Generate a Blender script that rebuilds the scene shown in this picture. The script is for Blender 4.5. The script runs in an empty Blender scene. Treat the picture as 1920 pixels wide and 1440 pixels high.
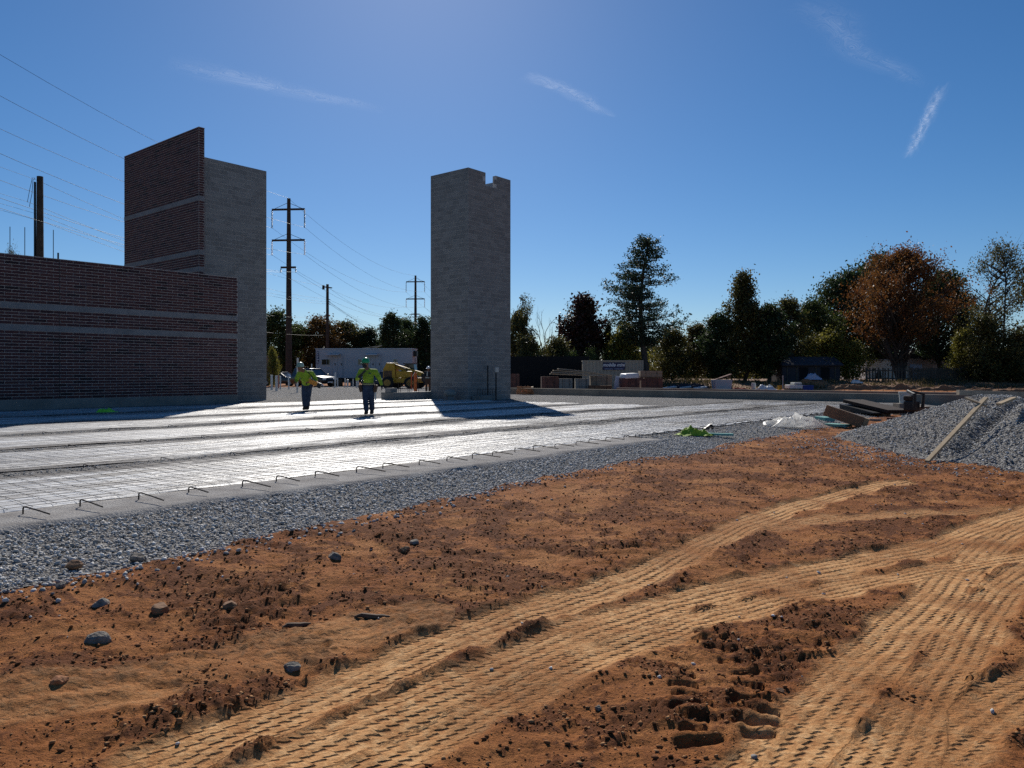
import bpy, bmesh, math, random
import numpy as np
from mathutils import Vector, Matrix

# ------------------------------------------------------------------ camera, sky, sun, exposure
S = bpy.context.scene
C = S.collection
S.unit_settings.system = 'METRIC'
S.view_settings.view_transform = 'Standard'
S.view_settings.look = 'None'
S.view_settings.exposure = 0.0
S.view_settings.gamma = 1.0
S.view_settings.use_curve_mapping = False
S.render.film_transparent = False

CAM_Z = 1.25                                   # above the slab; the clay in front lies about 0.28 m lower
cam_d = bpy.data.cameras.new('camera')
cam_d.sensor_width = 36.0
cam_d.lens = 27.0
cam_d.shift_y = -20.0 / 1920.0
cam_d.clip_start = 0.05
cam_d.clip_end = 40000.0
cam = bpy.data.objects.new('camera', cam_d)
cam.location = (0, 0, CAM_Z)
cam.rotation_euler = (math.radians(90), 0, 0)
C.objects.link(cam)
S.camera = cam

SUN_EL = math.radians(34.5)
SUN_AZ = math.radians(-7.2)                    # measured from +Y towards +X
W = bpy.data.worlds.new('World')
S.world = W
W.use_nodes = True
nt = W.node_tree
nt.nodes.clear()
sky = nt.nodes.new('ShaderNodeTexSky')
sky.sky_type = 'NISHITA'
sky.sun_disc = False
sky.sun_elevation = SUN_EL
sky.sun_rotation = SUN_AZ
sky.altitude = 1000.0
sky.air_density = 1.0
sky.dust_density = 0.42
sky.ozone_density = 6.0
bg = nt.nodes.new('ShaderNodeBackground')
bg.inputs['Strength'].default_value = 0.077
hs = nt.nodes.new('ShaderNodeHueSaturation')
hs.inputs['Saturation'].default_value = 1.18
wo = nt.nodes.new('ShaderNodeOutputWorld')
nt.links.new(sky.outputs[0], hs.inputs['Color'])
nt.links.new(hs.outputs[0], bg.inputs[0])
nt.links.new(bg.outputs[0], wo.inputs[0])

sun_d = bpy.data.lights.new('sun', 'SUN')
sun_d.energy = 5.0
sun_d.angle = math.radians(0.53)
sun_d.color = (1.0, 0.95, 0.87)
sun = bpy.data.objects.new('sun', sun_d)
sdir = Vector((math.sin(SUN_AZ) * math.cos(SUN_EL), math.cos(SUN_AZ) * math.cos(SUN_EL), math.sin(SUN_EL)))
sun.rotation_euler = sdir.to_track_quat('Z', 'Y').to_euler()
sun.location = (0, 0, 30)
C.objects.link(sun)
S.cycles.use_denoising = False
S.cycles.max_bounces = 8
S.cycles.transparent_max_bounces = 16

# ------------------------------------------------------------------ helpers
RNG = random.Random(7)
TH = math.atan2(1190.0, 1440.0)                # the building's long axis, from the view axis
SU, CU = math.sin(TH), math.cos(TH)
BROT = math.pi / 2 - TH                        # rotation that turns local X into the building's u axis


def B(u, v, z=0.0):
    return Vector((SU * u - CU * v, CU * u + SU * v, z))


def UV(x, y):
    return SU * x + CU * y, -CU * x + SU * y


def gp(px, py, z=0.0):                         # ground point at height z, for measurements taken off the photograph
    d = (CAM_Z - z) * 1440.0 / (py - 700.0)
    return Vector(((px - 960.0) / 1440.0 * d, d, z))


def dp(px, d, z=0.0):                          # point at depth d
    return Vector(((px - 960.0) / 1440.0 * d, d, z))


def zat(py, d):                                # height of something seen at row py and depth d
    return CAM_Z + (700.0 - py) / 1440.0 * d


def sstep(a, b, x):
    t = np.clip((x - a) / (b - a), 0, 1)
    return t * t * (3 - 2 * t)


def _hash(ix, iy, seed):
    h = (ix.astype(np.int64) * 374761393 + iy.astype(np.int64) * 668265263 + seed * 974634533) & 0xffffffff
    h = ((h ^ (h >> 13)) * 1274126177) & 0xffffffff
    h = h ^ (h >> 16)
    h = (h * 2246822519) & 0xffffffff
    h = h ^ (h >> 15)
    return h.astype(np.float64) / 4294967295.0


def vnoise(x, y, seed=0):                      # smooth value noise, -1..1
    x = np.asarray(x, float); y = np.asarray(y, float)
    ix, iy = np.floor(x), np.floor(y)
    fx, fy = x - ix, y - iy
    fx = fx * fx * fx * (fx * (fx * 6 - 15) + 10); fy = fy * fy * fy * (fy * (fy * 6 - 15) + 10)
    a = _hash(ix, iy, seed); b = _hash(ix + 1, iy, seed)
    c = _hash(ix, iy + 1, seed); d = _hash(ix + 1, iy + 1, seed)
    return (a + (b - a) * fx + (c - a) * fy + (a - b - c + d) * fx * fy) * 2 - 1


def fbm(x, y, seed=0, octs=4, gain=0.5):
    s = 0.0; a = 1.0; t = 0.0
    for i in range(octs):
        k = 2.03 ** i
        ca, sa = math.cos(i * 0.7), math.sin(i * 0.7)
        s = s + a * vnoise((x * ca - y * sa) * k + i * 17.3, (x * sa + y * ca) * k - i * 9.1, seed + i)
        t += a; a *= gain
    return s / t


def tag(o, label=None, cat=None, group=None, kind=None):
    if label: o['label'] = label
    if cat: o['category'] = cat
    if group: o['group'] = group
    if kind: o['kind'] = kind
    return o


def thing(name, label, cat, loc=(0, 0, 0), rotz=0.0, group=None):
    o = bpy.data.objects.new(name, None)
    o.empty_display_size = 0.2
    C.objects.link(o)
    o.location = loc
    o.rotation_euler = (0, 0, rotz)
    return tag(o, label, cat, group)


def link(name, me, parent=None, loc=None):
    o = bpy.data.objects.new(name, me)
    C.objects.link(o)
    if parent is not None: o.parent = parent
    if loc is not None: o.location = loc
    return o


def copy_tree(o, parent=None):
    c = o.copy(); C.objects.link(c); c.parent = parent
    for ch in list(o.children): copy_tree(ch, c)
    return c


def np_mesh(name, V, F, mat=None, smooth=False, attrs=None):
    V = np.asarray(V, np.float32); F = np.asarray(F, np.int32)
    me = bpy.data.meshes.new(name)
    nv, nf, k = len(V), len(F), F.shape[1]
    me.vertices.add(nv); me.vertices.foreach_set('co', V.ravel())
    me.loops.add(nf * k); me.loops.foreach_set('vertex_index', F.ravel())
    me.polygons.add(nf)
    me.polygons.foreach_set('loop_start', np.arange(0, nf * k, k, dtype=np.int32))
    me.polygons.foreach_set('loop_total', np.full(nf, k, np.int32))
    if smooth: me.polygons.foreach_set('use_smooth', np.ones(nf, bool))
    me.update(calc_edges=True)
    if attrs:
        for an, val in attrs.items():
            a = me.attributes.new(an, 'FLOAT', 'POINT')
            a.data.foreach_set('value', np.asarray(val, np.float32))
    if mat: me.materials.append(mat)
    return me


class MB:
    def __init__(s): s.v = []; s.f = []

    def add(s, vs, fs):
        o = len(s.v)
        s.v += [tuple(p) for p in vs]
        s.f += [tuple(i + o for i in f) for f in fs]
        return s

    def box(s, x0, y0, z0, x1, y1, z1):
        return s.add([(x0, y0, z0), (x1, y0, z0), (x1, y1, z0), (x0, y1, z0), (x0, y0, z1), (x1, y0, z1), (x1, y1, z1), (x0, y1, z1)],
                     [(0, 3, 2, 1), (4, 5, 6, 7), (0, 1, 5, 4), (1, 2, 6, 5), (2, 3, 7, 6), (3, 0, 4, 7)])

    def obox(s, c, size, rot=(0, 0, 0), taper=1.0):
        from mathutils import Euler
        R = Euler(rot).to_matrix(); c = Vector(c); a, b, h = (k / 2 for k in size)
        vs = []
        for z, k in ((-h, 1.0), (h, taper)):
            for x, y in ((-a, -b), (a, -b), (a, b), (-a, b)):
                vs.append(c + R @ Vector((x * k, y * k, z)))
        return s.add(vs, [(0, 3, 2, 1), (4, 5, 6, 7), (0, 1, 5, 4), (1, 2, 6, 5), (2, 3, 7, 6), (3, 0, 4, 7)])

    def beam(s, p0, p1, w, h):                 # rectangular bar from p0 to p1
        p0 = Vector(p0); p1 = Vector(p1); d = (p1 - p0).normalized()
        up = Vector((0, 0, 1)) if abs(d.z) < 0.95 else Vector((0, 1, 0))
        r = d.cross(up).normalized(); q = r.cross(d).normalized()
        vs = []
        for p in (p0, p1):
            for a, b in ((-1, -1), (1, -1), (1, 1), (-1, 1)):
                vs.append(p + r * (a * w / 2) + q * (b * h / 2))
        return s.add(vs, [(0, 1, 2, 3), (7, 6, 5, 4), (4, 5, 1, 0), (5, 6, 2, 1), (6, 7, 3, 2), (7, 4, 0, 3)])

    def tube(s, pts, r, n=6, cap=True):
        pts = [Vector(p) for p in pts]
        if not hasattr(r, '__len__'): r = [r] * len(pts)
        o = len(s.v); prev = None; m = len(pts)
        for i, p in enumerate(pts):
            d = (pts[min(i + 1, m - 1)] - pts[max(i - 1, 0)])
            d = d.normalized() if d.length > 1e-9 else Vector((0, 0, 1))
            if prev is None:
                up = Vector((0, 0, 1)) if abs(d.z) < 0.9 else Vector((1, 0, 0))
                a = d.cross(up).normalized()
            else:
                a = (prev - d * prev.dot(d))
                a = a.normalized() if a.length > 1e-6 else d.orthogonal().normalized()
            prev = a; b = d.cross(a)
            for k in range(n):
                t = 2 * math.pi * k / n
                s.v.append(tuple(p + (a * math.cos(t) + b * math.sin(t)) * r[i]))
        for i in range(m - 1):
            for k in range(n):
                k2 = (k + 1) % n
                s.f.append((o + i * n + k, o + i * n + k2, o + (i + 1) * n + k2, o + (i + 1) * n + k))
        if cap:
            s.f.append(tuple(o + k for k in reversed(range(n))))
            s.f.append(tuple(o + (m - 1) * n + k for k in range(n)))
        return s

    def cyl(s, p0, p1, r0, r1=None, n=12): return s.tube([p0, p1], [r0, r0 if r1 is None else r1], n)

    def lathe(s, prof, n=16, c=(0, 0, 0), sx=1.0, sy=1.0):
        o = len(s.v); m = len(prof)
        for r, z in prof:
            for k in range(n):
                t = 2 * math.pi * k / n
                s.v.append((c[0] + r * math.cos(t) * sx, c[1] + r * math.sin(t) * sy, c[2] + z))
        for i in range(m - 1):
            for k in range(n):
                k2 = (k + 1) % n
                s.f.append((o + i * n + k, o + i * n + k2, o + (i + 1) * n + k2, o + (i + 1) * n + k))
        s.f.append(tuple(o + k for k in reversed(range(n))))
        s.f.append(tuple(o + (m - 1) * n + k for k in range(n)))
        return s

    def prism(s, poly, y0, y1):                # polygon in XZ, extruded along Y
        n = len(poly)
        vs = [(x, y0, z) for x, z in poly] + [(x, y1, z) for x, z in poly]
        fs = [tuple(range(n)), tuple(reversed(range(n, 2 * n)))]
        fs += [(i + n, (i + 1) % n + n, (i + 1) % n, i) for i in range(n)]
        return s.add(vs, fs)

    def build(s, name, mat, parent=None, smooth=False, bevel=0.0, loc=None):
        me = bpy.data.meshes.new(name)
        me.from_pydata(s.v, [], s.f)
        bm = bmesh.new(); bm.from_mesh(me)
        bmesh.ops.recalc_face_normals(bm, faces=bm.faces)
        if bevel:
            es = [e for e in bm.edges if len(e.link_faces) == 2 and e.calc_face_angle(0) > 0.6]
            bmesh.ops.bevel(bm, geom=es, offset=bevel, segments=2, affect='EDGES', profile=0.6, clamp_overlap=True)
        bm.to_mesh(me); bm.free()
        if smooth:
            me.polygons.foreach_set('use_smooth', np.ones(len(me.polygons), bool))
        if mat: me.materials.append(mat)
        return link(name, me, parent, loc)


# ------------------------------------------------------------------ materials
class N:
    def __init__(s, name):
        s.m = bpy.data.materials.new(name); s.m.use_nodes = True
        s.t = s.m.node_tree; s.t.nodes.clear()
        s.out = s.n('ShaderNodeOutputMaterial')

    def n(s, typ, **kw):
        o = s.t.nodes.new(typ)
        for k, v in kw.items(): setattr(o, k, v)
        return o

    def l(s, a, b): s.t.links.new(a, b)

    def set(s, node, **kw):
        for k, v in kw.items(): node.inputs[k.replace('_', ' ')].default_value = v
        return node

    def noise(s, vec, scale, detail=4, rough=0.55, dist=0.0):
        o = s.n('ShaderNodeTexNoise')
        o.inputs['Scale'].default_value = scale; o.inputs['Detail'].default_value = detail
        o.inputs['Roughness'].default_value = rough; o.inputs['Distortion'].default_value = dist
        if vec is not None: s.l(vec, o.inputs['Vector'])
        return o.outputs[0]

    def ramp(s, fac, stops):
        o = s.n('ShaderNodeValToRGB')
        while len(o.color_ramp.elements) < len(stops): o.color_ramp.elements.new(0.5)
        for e, (p, c) in zip(o.color_ramp.elements, stops):
            e.position = p; e.color = (*c, 1.0) if len(c) == 3 else c
        s.l(fac, o.inputs[0])
        return o.outputs[0]

    def mix(s, fac, a, b, typ='MIX'):
        o = s.n('ShaderNodeMix', data_type='RGBA', blend_type=typ)
        for sock, val in ((o.inputs[0], fac), (o.inputs[6], a), (o.inputs[7], b)):
            if hasattr(val, 'links'): s.l(val, sock)
            elif isinstance(val, (int, float)): sock.default_value = val
            else: sock.default_value = (*val, 1.0)
        return o.outputs[2]

    def math(s, op, a, b=0.0, clamp=False):
        o = s.n('ShaderNodeMath', operation=op); o.use_clamp = clamp
        for sock, val in ((o.inputs[0], a), (o.inputs[1], b)):
            if hasattr(val, 'links'): s.l(val, sock)
            else: sock.default_value = val
        return o.outputs[0]

    def bump(s, h, strength=0.5, dist=0.02, normal=None):
        o = s.n('ShaderNodeBump'); o.inputs['Strength'].default_value = strength; o.inputs['Distance'].default_value = dist
        s.l(h, o.inputs['Height'])
        if normal is not None: s.l(normal, o.inputs['Normal'])
        return o.outputs[0]

    def bsdf(s, col, rough=0.7, metal=0.0, normal=None, spec=0.3, **kw):
        p = s.n('ShaderNodeBsdfPrincipled')
        for nm, val in (('Base Color', col), ('Roughness', rough), ('Metallic', metal), ('Specular IOR Level', spec)):
            sock = p.inputs[nm]
            if hasattr(val, 'links'): s.l(val, sock)
            elif isinstance(val, (int, float)): sock.default_value = val
            else: sock.default_value = (*val, 1.0)
        if normal is not None: s.l(normal, p.inputs['Normal'])
        s.p = p
        return p

    def done(s, shader):
        s.l(shader.outputs[0] if hasattr(shader, 'outputs') else shader, s.out.inputs[0])
        return s.m

    def obj(s): return s.n('ShaderNodeTexCoord').outputs['Object']


def simple(name, c1, c2=None, scale=6.0, rough=0.7, metal=0.0, bump=0.0, bscale=30.0, bdist=0.01, spec=0.3, per_object=False):
    a = N(name); co = a.obj()
    c2 = c2 or tuple(k * 0.75 for k in c1)
    f = a.noise(co, scale, 5)
    col = a.ramp(f, [(0.3, c2), (0.7, c1)])
    if per_object:
        r = a.n('ShaderNodeObjectInfo').outputs['Random']
        col = a.mix(a.math('MULTIPLY', r, 0.5), col, tuple(k * 0.5 for k in c1))
    nrm = a.bump(a.noise(co, bscale, 4), bump, bdist) if bump else None
    return a.done(a.bsdf(col, rough, metal, nrm, spec))


M = {}


def build_materials():
    # red clay: base + compacted pale dust where wheels ran (vertex attribute "dust") + crumbs
    a = N('clay'); co = a.obj()
    at = a.n('ShaderNodeAttribute', attribute_name='dust').outputs['Fac']
    lo = a.n('ShaderNodeAttribute', attribute_name='loose').outputs['Fac']
    n1 = a.noise(co, 1.3, 6, 0.65); n2 = a.noise(co, 15.0, 7, 0.74, 0.5); n3 = a.noise(co, 60.0, 4, 0.65)
    tan = a.ramp(n1, [(0.30, (0.27, 0.088, 0.024)), (0.5, (0.375, 0.142, 0.042)), (0.72, (0.51, 0.232, 0.082))])
    dark = a.ramp(n1, [(0.3, (0.115, 0.036, 0.012)), (0.7, (0.21, 0.075, 0.024))])
    k = a.math('ADD', a.math('MULTIPLY', lo, 0.85), a.math('MULTIPLY', a.math('SUBTRACT', n2, 0.47), 3.0))
    base = a.mix(a.ramp(k, [(0.22, (0, 0, 0)), (0.52, (1, 1, 1))]), tan, dark)
    base = a.mix(a.ramp(n3, [(0.36, (0.6, 0.6, 0.6)), (0.52, (0, 0, 0))]), base, (0.14, 0.05, 0.018))
    dust = a.ramp(n2, [(0.32, (0.42, 0.195, 0.070)), (0.5, (0.59, 0.315, 0.130)), (0.68, (0.70, 0.42, 0.20))])
    dfac = a.math('MULTIPLY', at, a.math('ADD', a.math('MULTIPLY', a.math('SUBTRACT', n2, 0.5), 2.0), 0.9), True)
    col = a.mix(dfac, base, dust)
    pale = a.ramp(a.noise(co, 0.9, 3, 0.5, 0.6), [(0.68, (0, 0, 0)), (0.75, (0.5, 0.5, 0.5))])
    col = a.mix(pale, col, (0.5, 0.36, 0.22))
    h = a.math('ADD', a.math('MULTIPLY', n3, 0.5), a.math('MULTIPLY', n2, 1.5))
    h = a.math('MULTIPLY', h, a.math('SUBTRACT', 1.0, a.math('MULTIPLY', at, 0.6)))
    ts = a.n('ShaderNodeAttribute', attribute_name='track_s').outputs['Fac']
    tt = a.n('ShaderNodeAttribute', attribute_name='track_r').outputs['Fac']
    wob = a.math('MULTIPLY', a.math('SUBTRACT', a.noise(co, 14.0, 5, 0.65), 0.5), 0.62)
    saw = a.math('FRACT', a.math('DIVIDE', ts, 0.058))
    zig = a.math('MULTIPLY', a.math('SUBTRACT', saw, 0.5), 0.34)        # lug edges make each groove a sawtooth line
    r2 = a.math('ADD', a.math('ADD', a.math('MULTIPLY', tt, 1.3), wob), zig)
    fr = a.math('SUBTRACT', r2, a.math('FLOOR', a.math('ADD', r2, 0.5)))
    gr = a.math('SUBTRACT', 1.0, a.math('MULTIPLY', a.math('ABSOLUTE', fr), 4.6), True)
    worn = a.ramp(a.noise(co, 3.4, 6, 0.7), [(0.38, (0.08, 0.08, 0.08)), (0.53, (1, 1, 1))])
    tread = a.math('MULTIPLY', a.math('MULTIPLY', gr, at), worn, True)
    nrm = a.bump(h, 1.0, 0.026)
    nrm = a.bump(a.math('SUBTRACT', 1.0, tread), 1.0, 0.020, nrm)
    col = a.mix(a.math('MULTIPLY', tread, 0.8), col, (0.13, 0.05, 0.018))  # shadow inside the tread grooves painted dark into the clay colour
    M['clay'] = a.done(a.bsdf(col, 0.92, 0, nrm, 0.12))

    # crushed stone bed: cells with their own shade and rounded height
    def gravel(name, scale, cols):
        a = N(name); co = a.obj()
        v = a.n('ShaderNodeTexVoronoi'); v.inputs['Scale'].default_value = scale
        a.l(co, v.inputs['Vector'])
        v2 = a.n('ShaderNodeTexVoronoi'); v2.inputs['Scale'].default_value = scale * 2.3
        a.l(co, v2.inputs['Vector'])
        sep = a.n('ShaderNodeSeparateColor'); a.l(v.outputs['Color'], sep.inputs[0])
        col = a.ramp(sep.outputs[0], [(0.0, cols[0]), (0.5, cols[1]), (1.0, cols[2])])
        col = a.mix(a.ramp(a.noise(co, 0.5, 4), [(0.45, (0, 0, 0)), (0.75, (0.35, 0.35, 0.35))]), col, (0.24, 0.2, 0.17))
        h = a.math('SUBTRACT', 1.0, a.math('ADD', a.math('MULTIPLY', v.outputs['Distance'], 1.4), a.math('MULTIPLY', v2.outputs['Distance'], 0.5)))
        nrm = a.bump(h, 1.0, 0.03)
        return a.done(a.bsdf(col, 0.95, 0, nrm, 0.05))
    M['gravel'] = gravel('gravel', 36.0, ((0.11, 0.105, 0.10), (0.23, 0.222, 0.213), (0.44, 0.43, 0.415)))

    a = N('stone'); co = a.obj()
    g = a.n('ShaderNodeNewGeometry').outputs['Random Per Island']
    col = a.ramp(g, [(0.0, (0.20, 0.19, 0.18)), (0.4, (0.40, 0.385, 0.365)), (0.8, (0.56, 0.545, 0.52)), (1.0, (0.76, 0.74, 0.71))])
    col = a.mix(a.math('MULTIPLY', a.noise(co, 60, 3), 0.35), col, (0.25, 0.22, 0.19))
    M['stone'] = a.done(a.bsdf(col, 0.8, 0, None, 0.3))

    a = N('soil_crumb'); co = a.obj()
    g = a.n('ShaderNodeNewGeometry').outputs['Random Per Island']
    col = a.ramp(g, [(0.0, (0.12, 0.048, 0.02)), (0.6, (0.22, 0.098, 0.04)), (1.0, (0.38, 0.21, 0.10))])
    M['crumb'] = a.done(a.bsdf(col, 0.95, 0, None, 0.1))

    M['rock_grey'] = simple('rock_grey', (0.30, 0.265, 0.225), (0.12, 0.105, 0.09), 26, 0.9, bump=1.0, bscale=30, bdist=0.03, spec=0.1)
    M['rock_brown'] = simple('rock_brown', (0.28, 0.15, 0.075), (0.15, 0.075, 0.04), 18, 0.9, bump=0.8, bscale=40)
    M['rock_orange'] = simple('rock_orange', (0.45, 0.2, 0.09), (0.3, 0.12, 0.05), 18, 0.9, bump=0.6, bscale=40)

    # bricks: one material for single bricks (object random), one for joined fields (island random)
    def brick(name, src):
        a = N(name); co = a.obj()
        r = a.n('ShaderNodeObjectInfo').outputs['Random'] if src == 'o' else a.n('ShaderNodeNewGeometry').outputs['Random Per Island']
        col = a.ramp(r, [(0.0, (0.016, 0.011, 0.014)), (0.14, (0.05, 0.022, 0.026)), (0.4, (0.078, 0.030, 0.032)), (0.75, (0.105, 0.041, 0.038)), (1.0, (0.082, 0.044, 0.052))])
        col = a.mix(a.math('MULTIPLY', a.noise(co, 25, 5), 0.4), col, (0.045, 0.025, 0.027))
        nrm = a.bump(a.noise(co, 90, 3), 0.3, 0.004)
        return a.done(a.bsdf(col, 0.8, 0, nrm, 0.25))
    M['brick_o'] = brick('brick_single', 'o')
    M['brick_i'] = brick('brick_field', 'i')

    def cmu(name, src):
        a = N(name); co = a.obj()
        r = a.n('ShaderNodeObjectInfo').outputs['Random'] if src == 'o' else a.n('ShaderNodeNewGeometry').outputs['Random Per Island']
        col = a.ramp(r, [(0.0, (0.19, 0.182, 0.174)), (0.5, (0.228, 0.218, 0.208)), (1.0, (0.275, 0.263, 0.25))])
        col = a.mix(a.math('MULTIPLY', a.noise(co, 1.1, 6, 0.65), 0.55), col, (0.15, 0.147, 0.147))
        nrm = a.bump(a.noise(co, 120, 3), 0.3, 0.004)
        return a.done(a.bsdf(col, 0.9, 0, nrm, 0.2))
    M['cmu_o'] = cmu('block_single', 'o')
    M['cmu_i'] = cmu('block_field', 'i')
    M['mortar'] = simple('mortar', (0.44, 0.39, 0.37), (0.32, 0.28, 0.265), 3, 0.95)
    M['mortar_g'] = simple('mortar_grey', (0.46, 0.45, 0.44), (0.30, 0.29, 0.285), 1.2, 0.95)
    M['band'] = simple('cast_stone', (0.225, 0.217, 0.22), (0.15, 0.146, 0.15), 1.4, 0.85, bump=0.2, bscale=60)
    M['concrete'] = simple('concrete', (0.23, 0.22, 0.205), (0.15, 0.145, 0.135), 1.3, 0.9, bump=0.35, bscale=40)
    M['concrete_tan'] = simple('concrete_tan', (0.27, 0.235, 0.19), (0.17, 0.145, 0.115), 0.9, 0.9, bump=0.3, bscale=30)
    M['footing_sand'] = simple('footing_sand', (0.44, 0.42, 0.395), (0.27, 0.25, 0.235), 3.2, 0.95, bump=1.0, bscale=50, bdist=0.03, spec=0.05)

    # white vapour barrier
    a = N('white_sheet'); co = a.obj()
    mp = a.n('ShaderNodeMapping'); mp.inputs['Scale'].default_value = (0.22, 1.8, 1.0); a.l(co, mp.inputs[0])
    n1 = a.noise(mp.outputs[0], 1.4, 6, 0.62, 0.4); n2 = a.noise(mp.outputs[0], 4.2, 5, 0.55, 0.7)
    dt = a.n('ShaderNodeAttribute', attribute_name='dirt').outputs['Fac']
    col = a.ramp(n1, [(0.30, (0.26, 0.245, 0.225)), (0.43, (0.50, 0.485, 0.465)), (0.55, (0.70, 0.69, 0.67)), (0.70, (0.82, 0.82, 0.80))])
    col = a.mix(a.ramp(a.noise(co, 3.0, 5, 0.7), [(0.58, (0, 0, 0)), (0.72, (0.55, 0.55, 0.55))]), col, (0.38, 0.32, 0.26))
    col = a.mix(dt, col, (0.17, 0.155, 0.145))
    wr = a.math('ADD', n2, a.math('MULTIPLY', a.noise(mp.outputs[0], 15.0, 3, 0.5, 0.5), 0.22))
    nrm = a.bump(wr, 1.0, 0.11)
    M['sheet'] = a.done(a.bsdf(col, a.math('ADD', 0.44, a.math('MULTIPLY', dt, 0.45)), 0, nrm, 0.28))

    M['rebar'] = simple('rebar', (0.055, 0.04, 0.033), (0.028, 0.022, 0.02), 20, 0.7, 0.3)
    M['rust'] = simple('rust', (0.055, 0.032, 0.023), (0.025, 0.018, 0.015), 9, 0.8, 0.2)
    M['wire'] = simple('wire', (0.07, 0.055, 0.045), (0.03, 0.026, 0.024), 12, 0.6, 0.5)
    M['cable'] = simple('cable', (0.02, 0.02, 0.022), None, 1, 0.6)
    M['pole_wood'] = simple('pole_wood', (0.075, 0.055, 0.042), (0.04, 0.03, 0.024), 3, 0.9, bump=0.5, bscale=14)
    M['insul'] = simple('insulator', (0.05, 0.05, 0.055), None, 5, 0.3)
    M['insul_w'] = simple('insulator_pale', (0.75, 0.76, 0.78), (0.6, 0.6, 0.62), 5, 0.25)
    M['pvc'] = simple('pvc', (0.66, 0.65, 0.62), (0.52, 0.5, 0.47), 5, 0.45)
    M['pvc_pink'] = simple('pvc_pink', (0.55, 0.22, 0.17), (0.45, 0.17, 0.12), 5, 0.5)
    M['lumber'] = simple('lumber', (0.46, 0.35, 0.22), (0.33, 0.235, 0.14), 7, 0.8, bump=0.3, bscale=40)
    M['lumber_grey'] = simple('lumber_grey', (0.36, 0.30, 0.235), (0.24, 0.20, 0.155), 7, 0.85, bump=0.3, bscale=40)
    M['lumber_dark'] = simple('lumber_dark', (0.17, 0.105, 0.06), (0.08, 0.05, 0.033), 5, 0.85)
    M['cardboard'] = simple('cardboard', (0.26, 0.135, 0.075), (0.19, 0.10, 0.056), 4, 0.8)
    M['cardboard_l'] = simple('cardboard_light', (0.36, 0.24, 0.14), (0.28, 0.18, 0.10), 4, 0.8)
    M['foam'] = simple('foam_teal', (0.16, 0.40, 0.36), (0.11, 0.31, 0.28), 4, 0.7)
    M['lime'] = simple('lime_fabric', (0.31, 0.44, 0.03), (0.17, 0.27, 0.018), 7, 0.75, bump=0.3, bscale=25)
    M['lime_bag'] = simple('lime_bag', (0.25, 0.72, 0.06), (0.16, 0.5, 0.04), 9, 0.55)
    M['denim'] = simple('denim', (0.045, 0.065, 0.11), (0.022, 0.032, 0.058), 9, 0.9, bump=0.3, bscale=40)
    M['skin'] = simple('skin', (0.22, 0.105, 0.065), (0.16, 0.075, 0.045), 12, 0.55)
    M['glove'] = simple('glove', (0.025, 0.025, 0.028), None, 12, 0.8)
    M['leather'] = simple('leather', (0.10, 0.05, 0.028), (0.05, 0.027, 0.017), 12, 0.7)
    M['boot'] = simple('boot', (0.05, 0.033, 0.022), None, 12, 0.7)
    M['hat_green'] = simple('hat_green', (0.02, 0.27, 0.10), (0.015, 0.21, 0.075), 3, 0.3, spec=0.5)
    M['hat_pale'] = simple('hat_pale', (0.36, 0.42, 0.33), (0.2, 0.28, 0.19), 5, 0.35, spec=0.5)
    M['hat_white'] = simple('hat_white', (0.78, 0.78, 0.76), None, 3, 0.3, spec=0.5)
    M['black'] = simple('black_plastic', (0.018, 0.018, 0.02), None, 6, 0.5)
    M['belt'] = simple('belt_stripe', (0.45, 0.45, 0.22), None, 6, 0.6)
    M['tool_orange'] = simple('tool_orange', (0.62, 0.24, 0.03), (0.5, 0.18, 0.02), 6, 0.45)
    M['metal'] = simple('bare_metal', (0.45, 0.46, 0.47), None, 6, 0.4, 0.9)
    M['brown_cloth'] = simple('brown_cloth', (0.10, 0.055, 0.035), (0.06, 0.033, 0.022), 9, 0.9)
    M['dark_cloth'] = simple('dark_cloth', (0.03, 0.03, 0.036), None, 9, 0.9)
    M['trailer'] = simple('trailer_paint', (0.42, 0.435, 0.46), (0.36, 0.37, 0.395), 0.6, 0.55)
    M['trim'] = simple('pale_trim', (0.55, 0.56, 0.57), None, 2, 0.5)
    M['door'] = simple('door_paint', (0.33, 0.35, 0.37), None, 1, 0.5)
    M['navy'] = simple('navy_sign', (0.012, 0.014, 0.07), None, 1, 0.4)
    M['white'] = simple('white_print', (0.75, 0.76, 0.78), None, 1, 0.5)
    a = N('glass_dark'); M['glass'] = a.done(a.bsdf((0.018, 0.022, 0.028), 0.06, 0, None, 0.6))
    a = N('glass_car'); M['glass_car'] = a.done(a.bsdf((0.03, 0.038, 0.045), 0.05, 0, None, 0.7))
    M['container'] = simple('container_paint', (0.34, 0.30, 0.235), (0.28, 0.245, 0.195), 0.8, 0.6)
    M['yellow'] = simple('machine_yellow', (0.55, 0.31, 0.025), (0.42, 0.22, 0.02), 3, 0.45)
    M['tyre'] = simple('tyre', (0.02, 0.02, 0.021), None, 12, 0.85)
    M['rim'] = simple('rim', (0.30, 0.30, 0.31), None, 3, 0.4, 0.6)
    M['rim_y'] = simple('rim_yellow', (0.35, 0.2, 0.04), None, 3, 0.5)

    def paint(name, c, rough=0.25):
        a = N(name); p = a.bsdf(c, rough, 0.0, None, 0.5)
        p.inputs['Coat Weight'].default_value = 0.25; p.inputs['Coat Roughness'].default_value = 0.06
        return a.done(p)
    M['paint_black'] = paint('car_paint_black', (0.012, 0.013, 0.016))
    M['paint_blue'] = paint('car_paint_slate', (0.04, 0.055, 0.08))
    M['paint_grey'] = paint('car_paint_charcoal', (0.02, 0.021, 0.024))
    M['lamp_glass'] = simple('lamp_glass', (0.6, 0.62, 0.65), None, 2, 0.15, spec=0.7)
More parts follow.
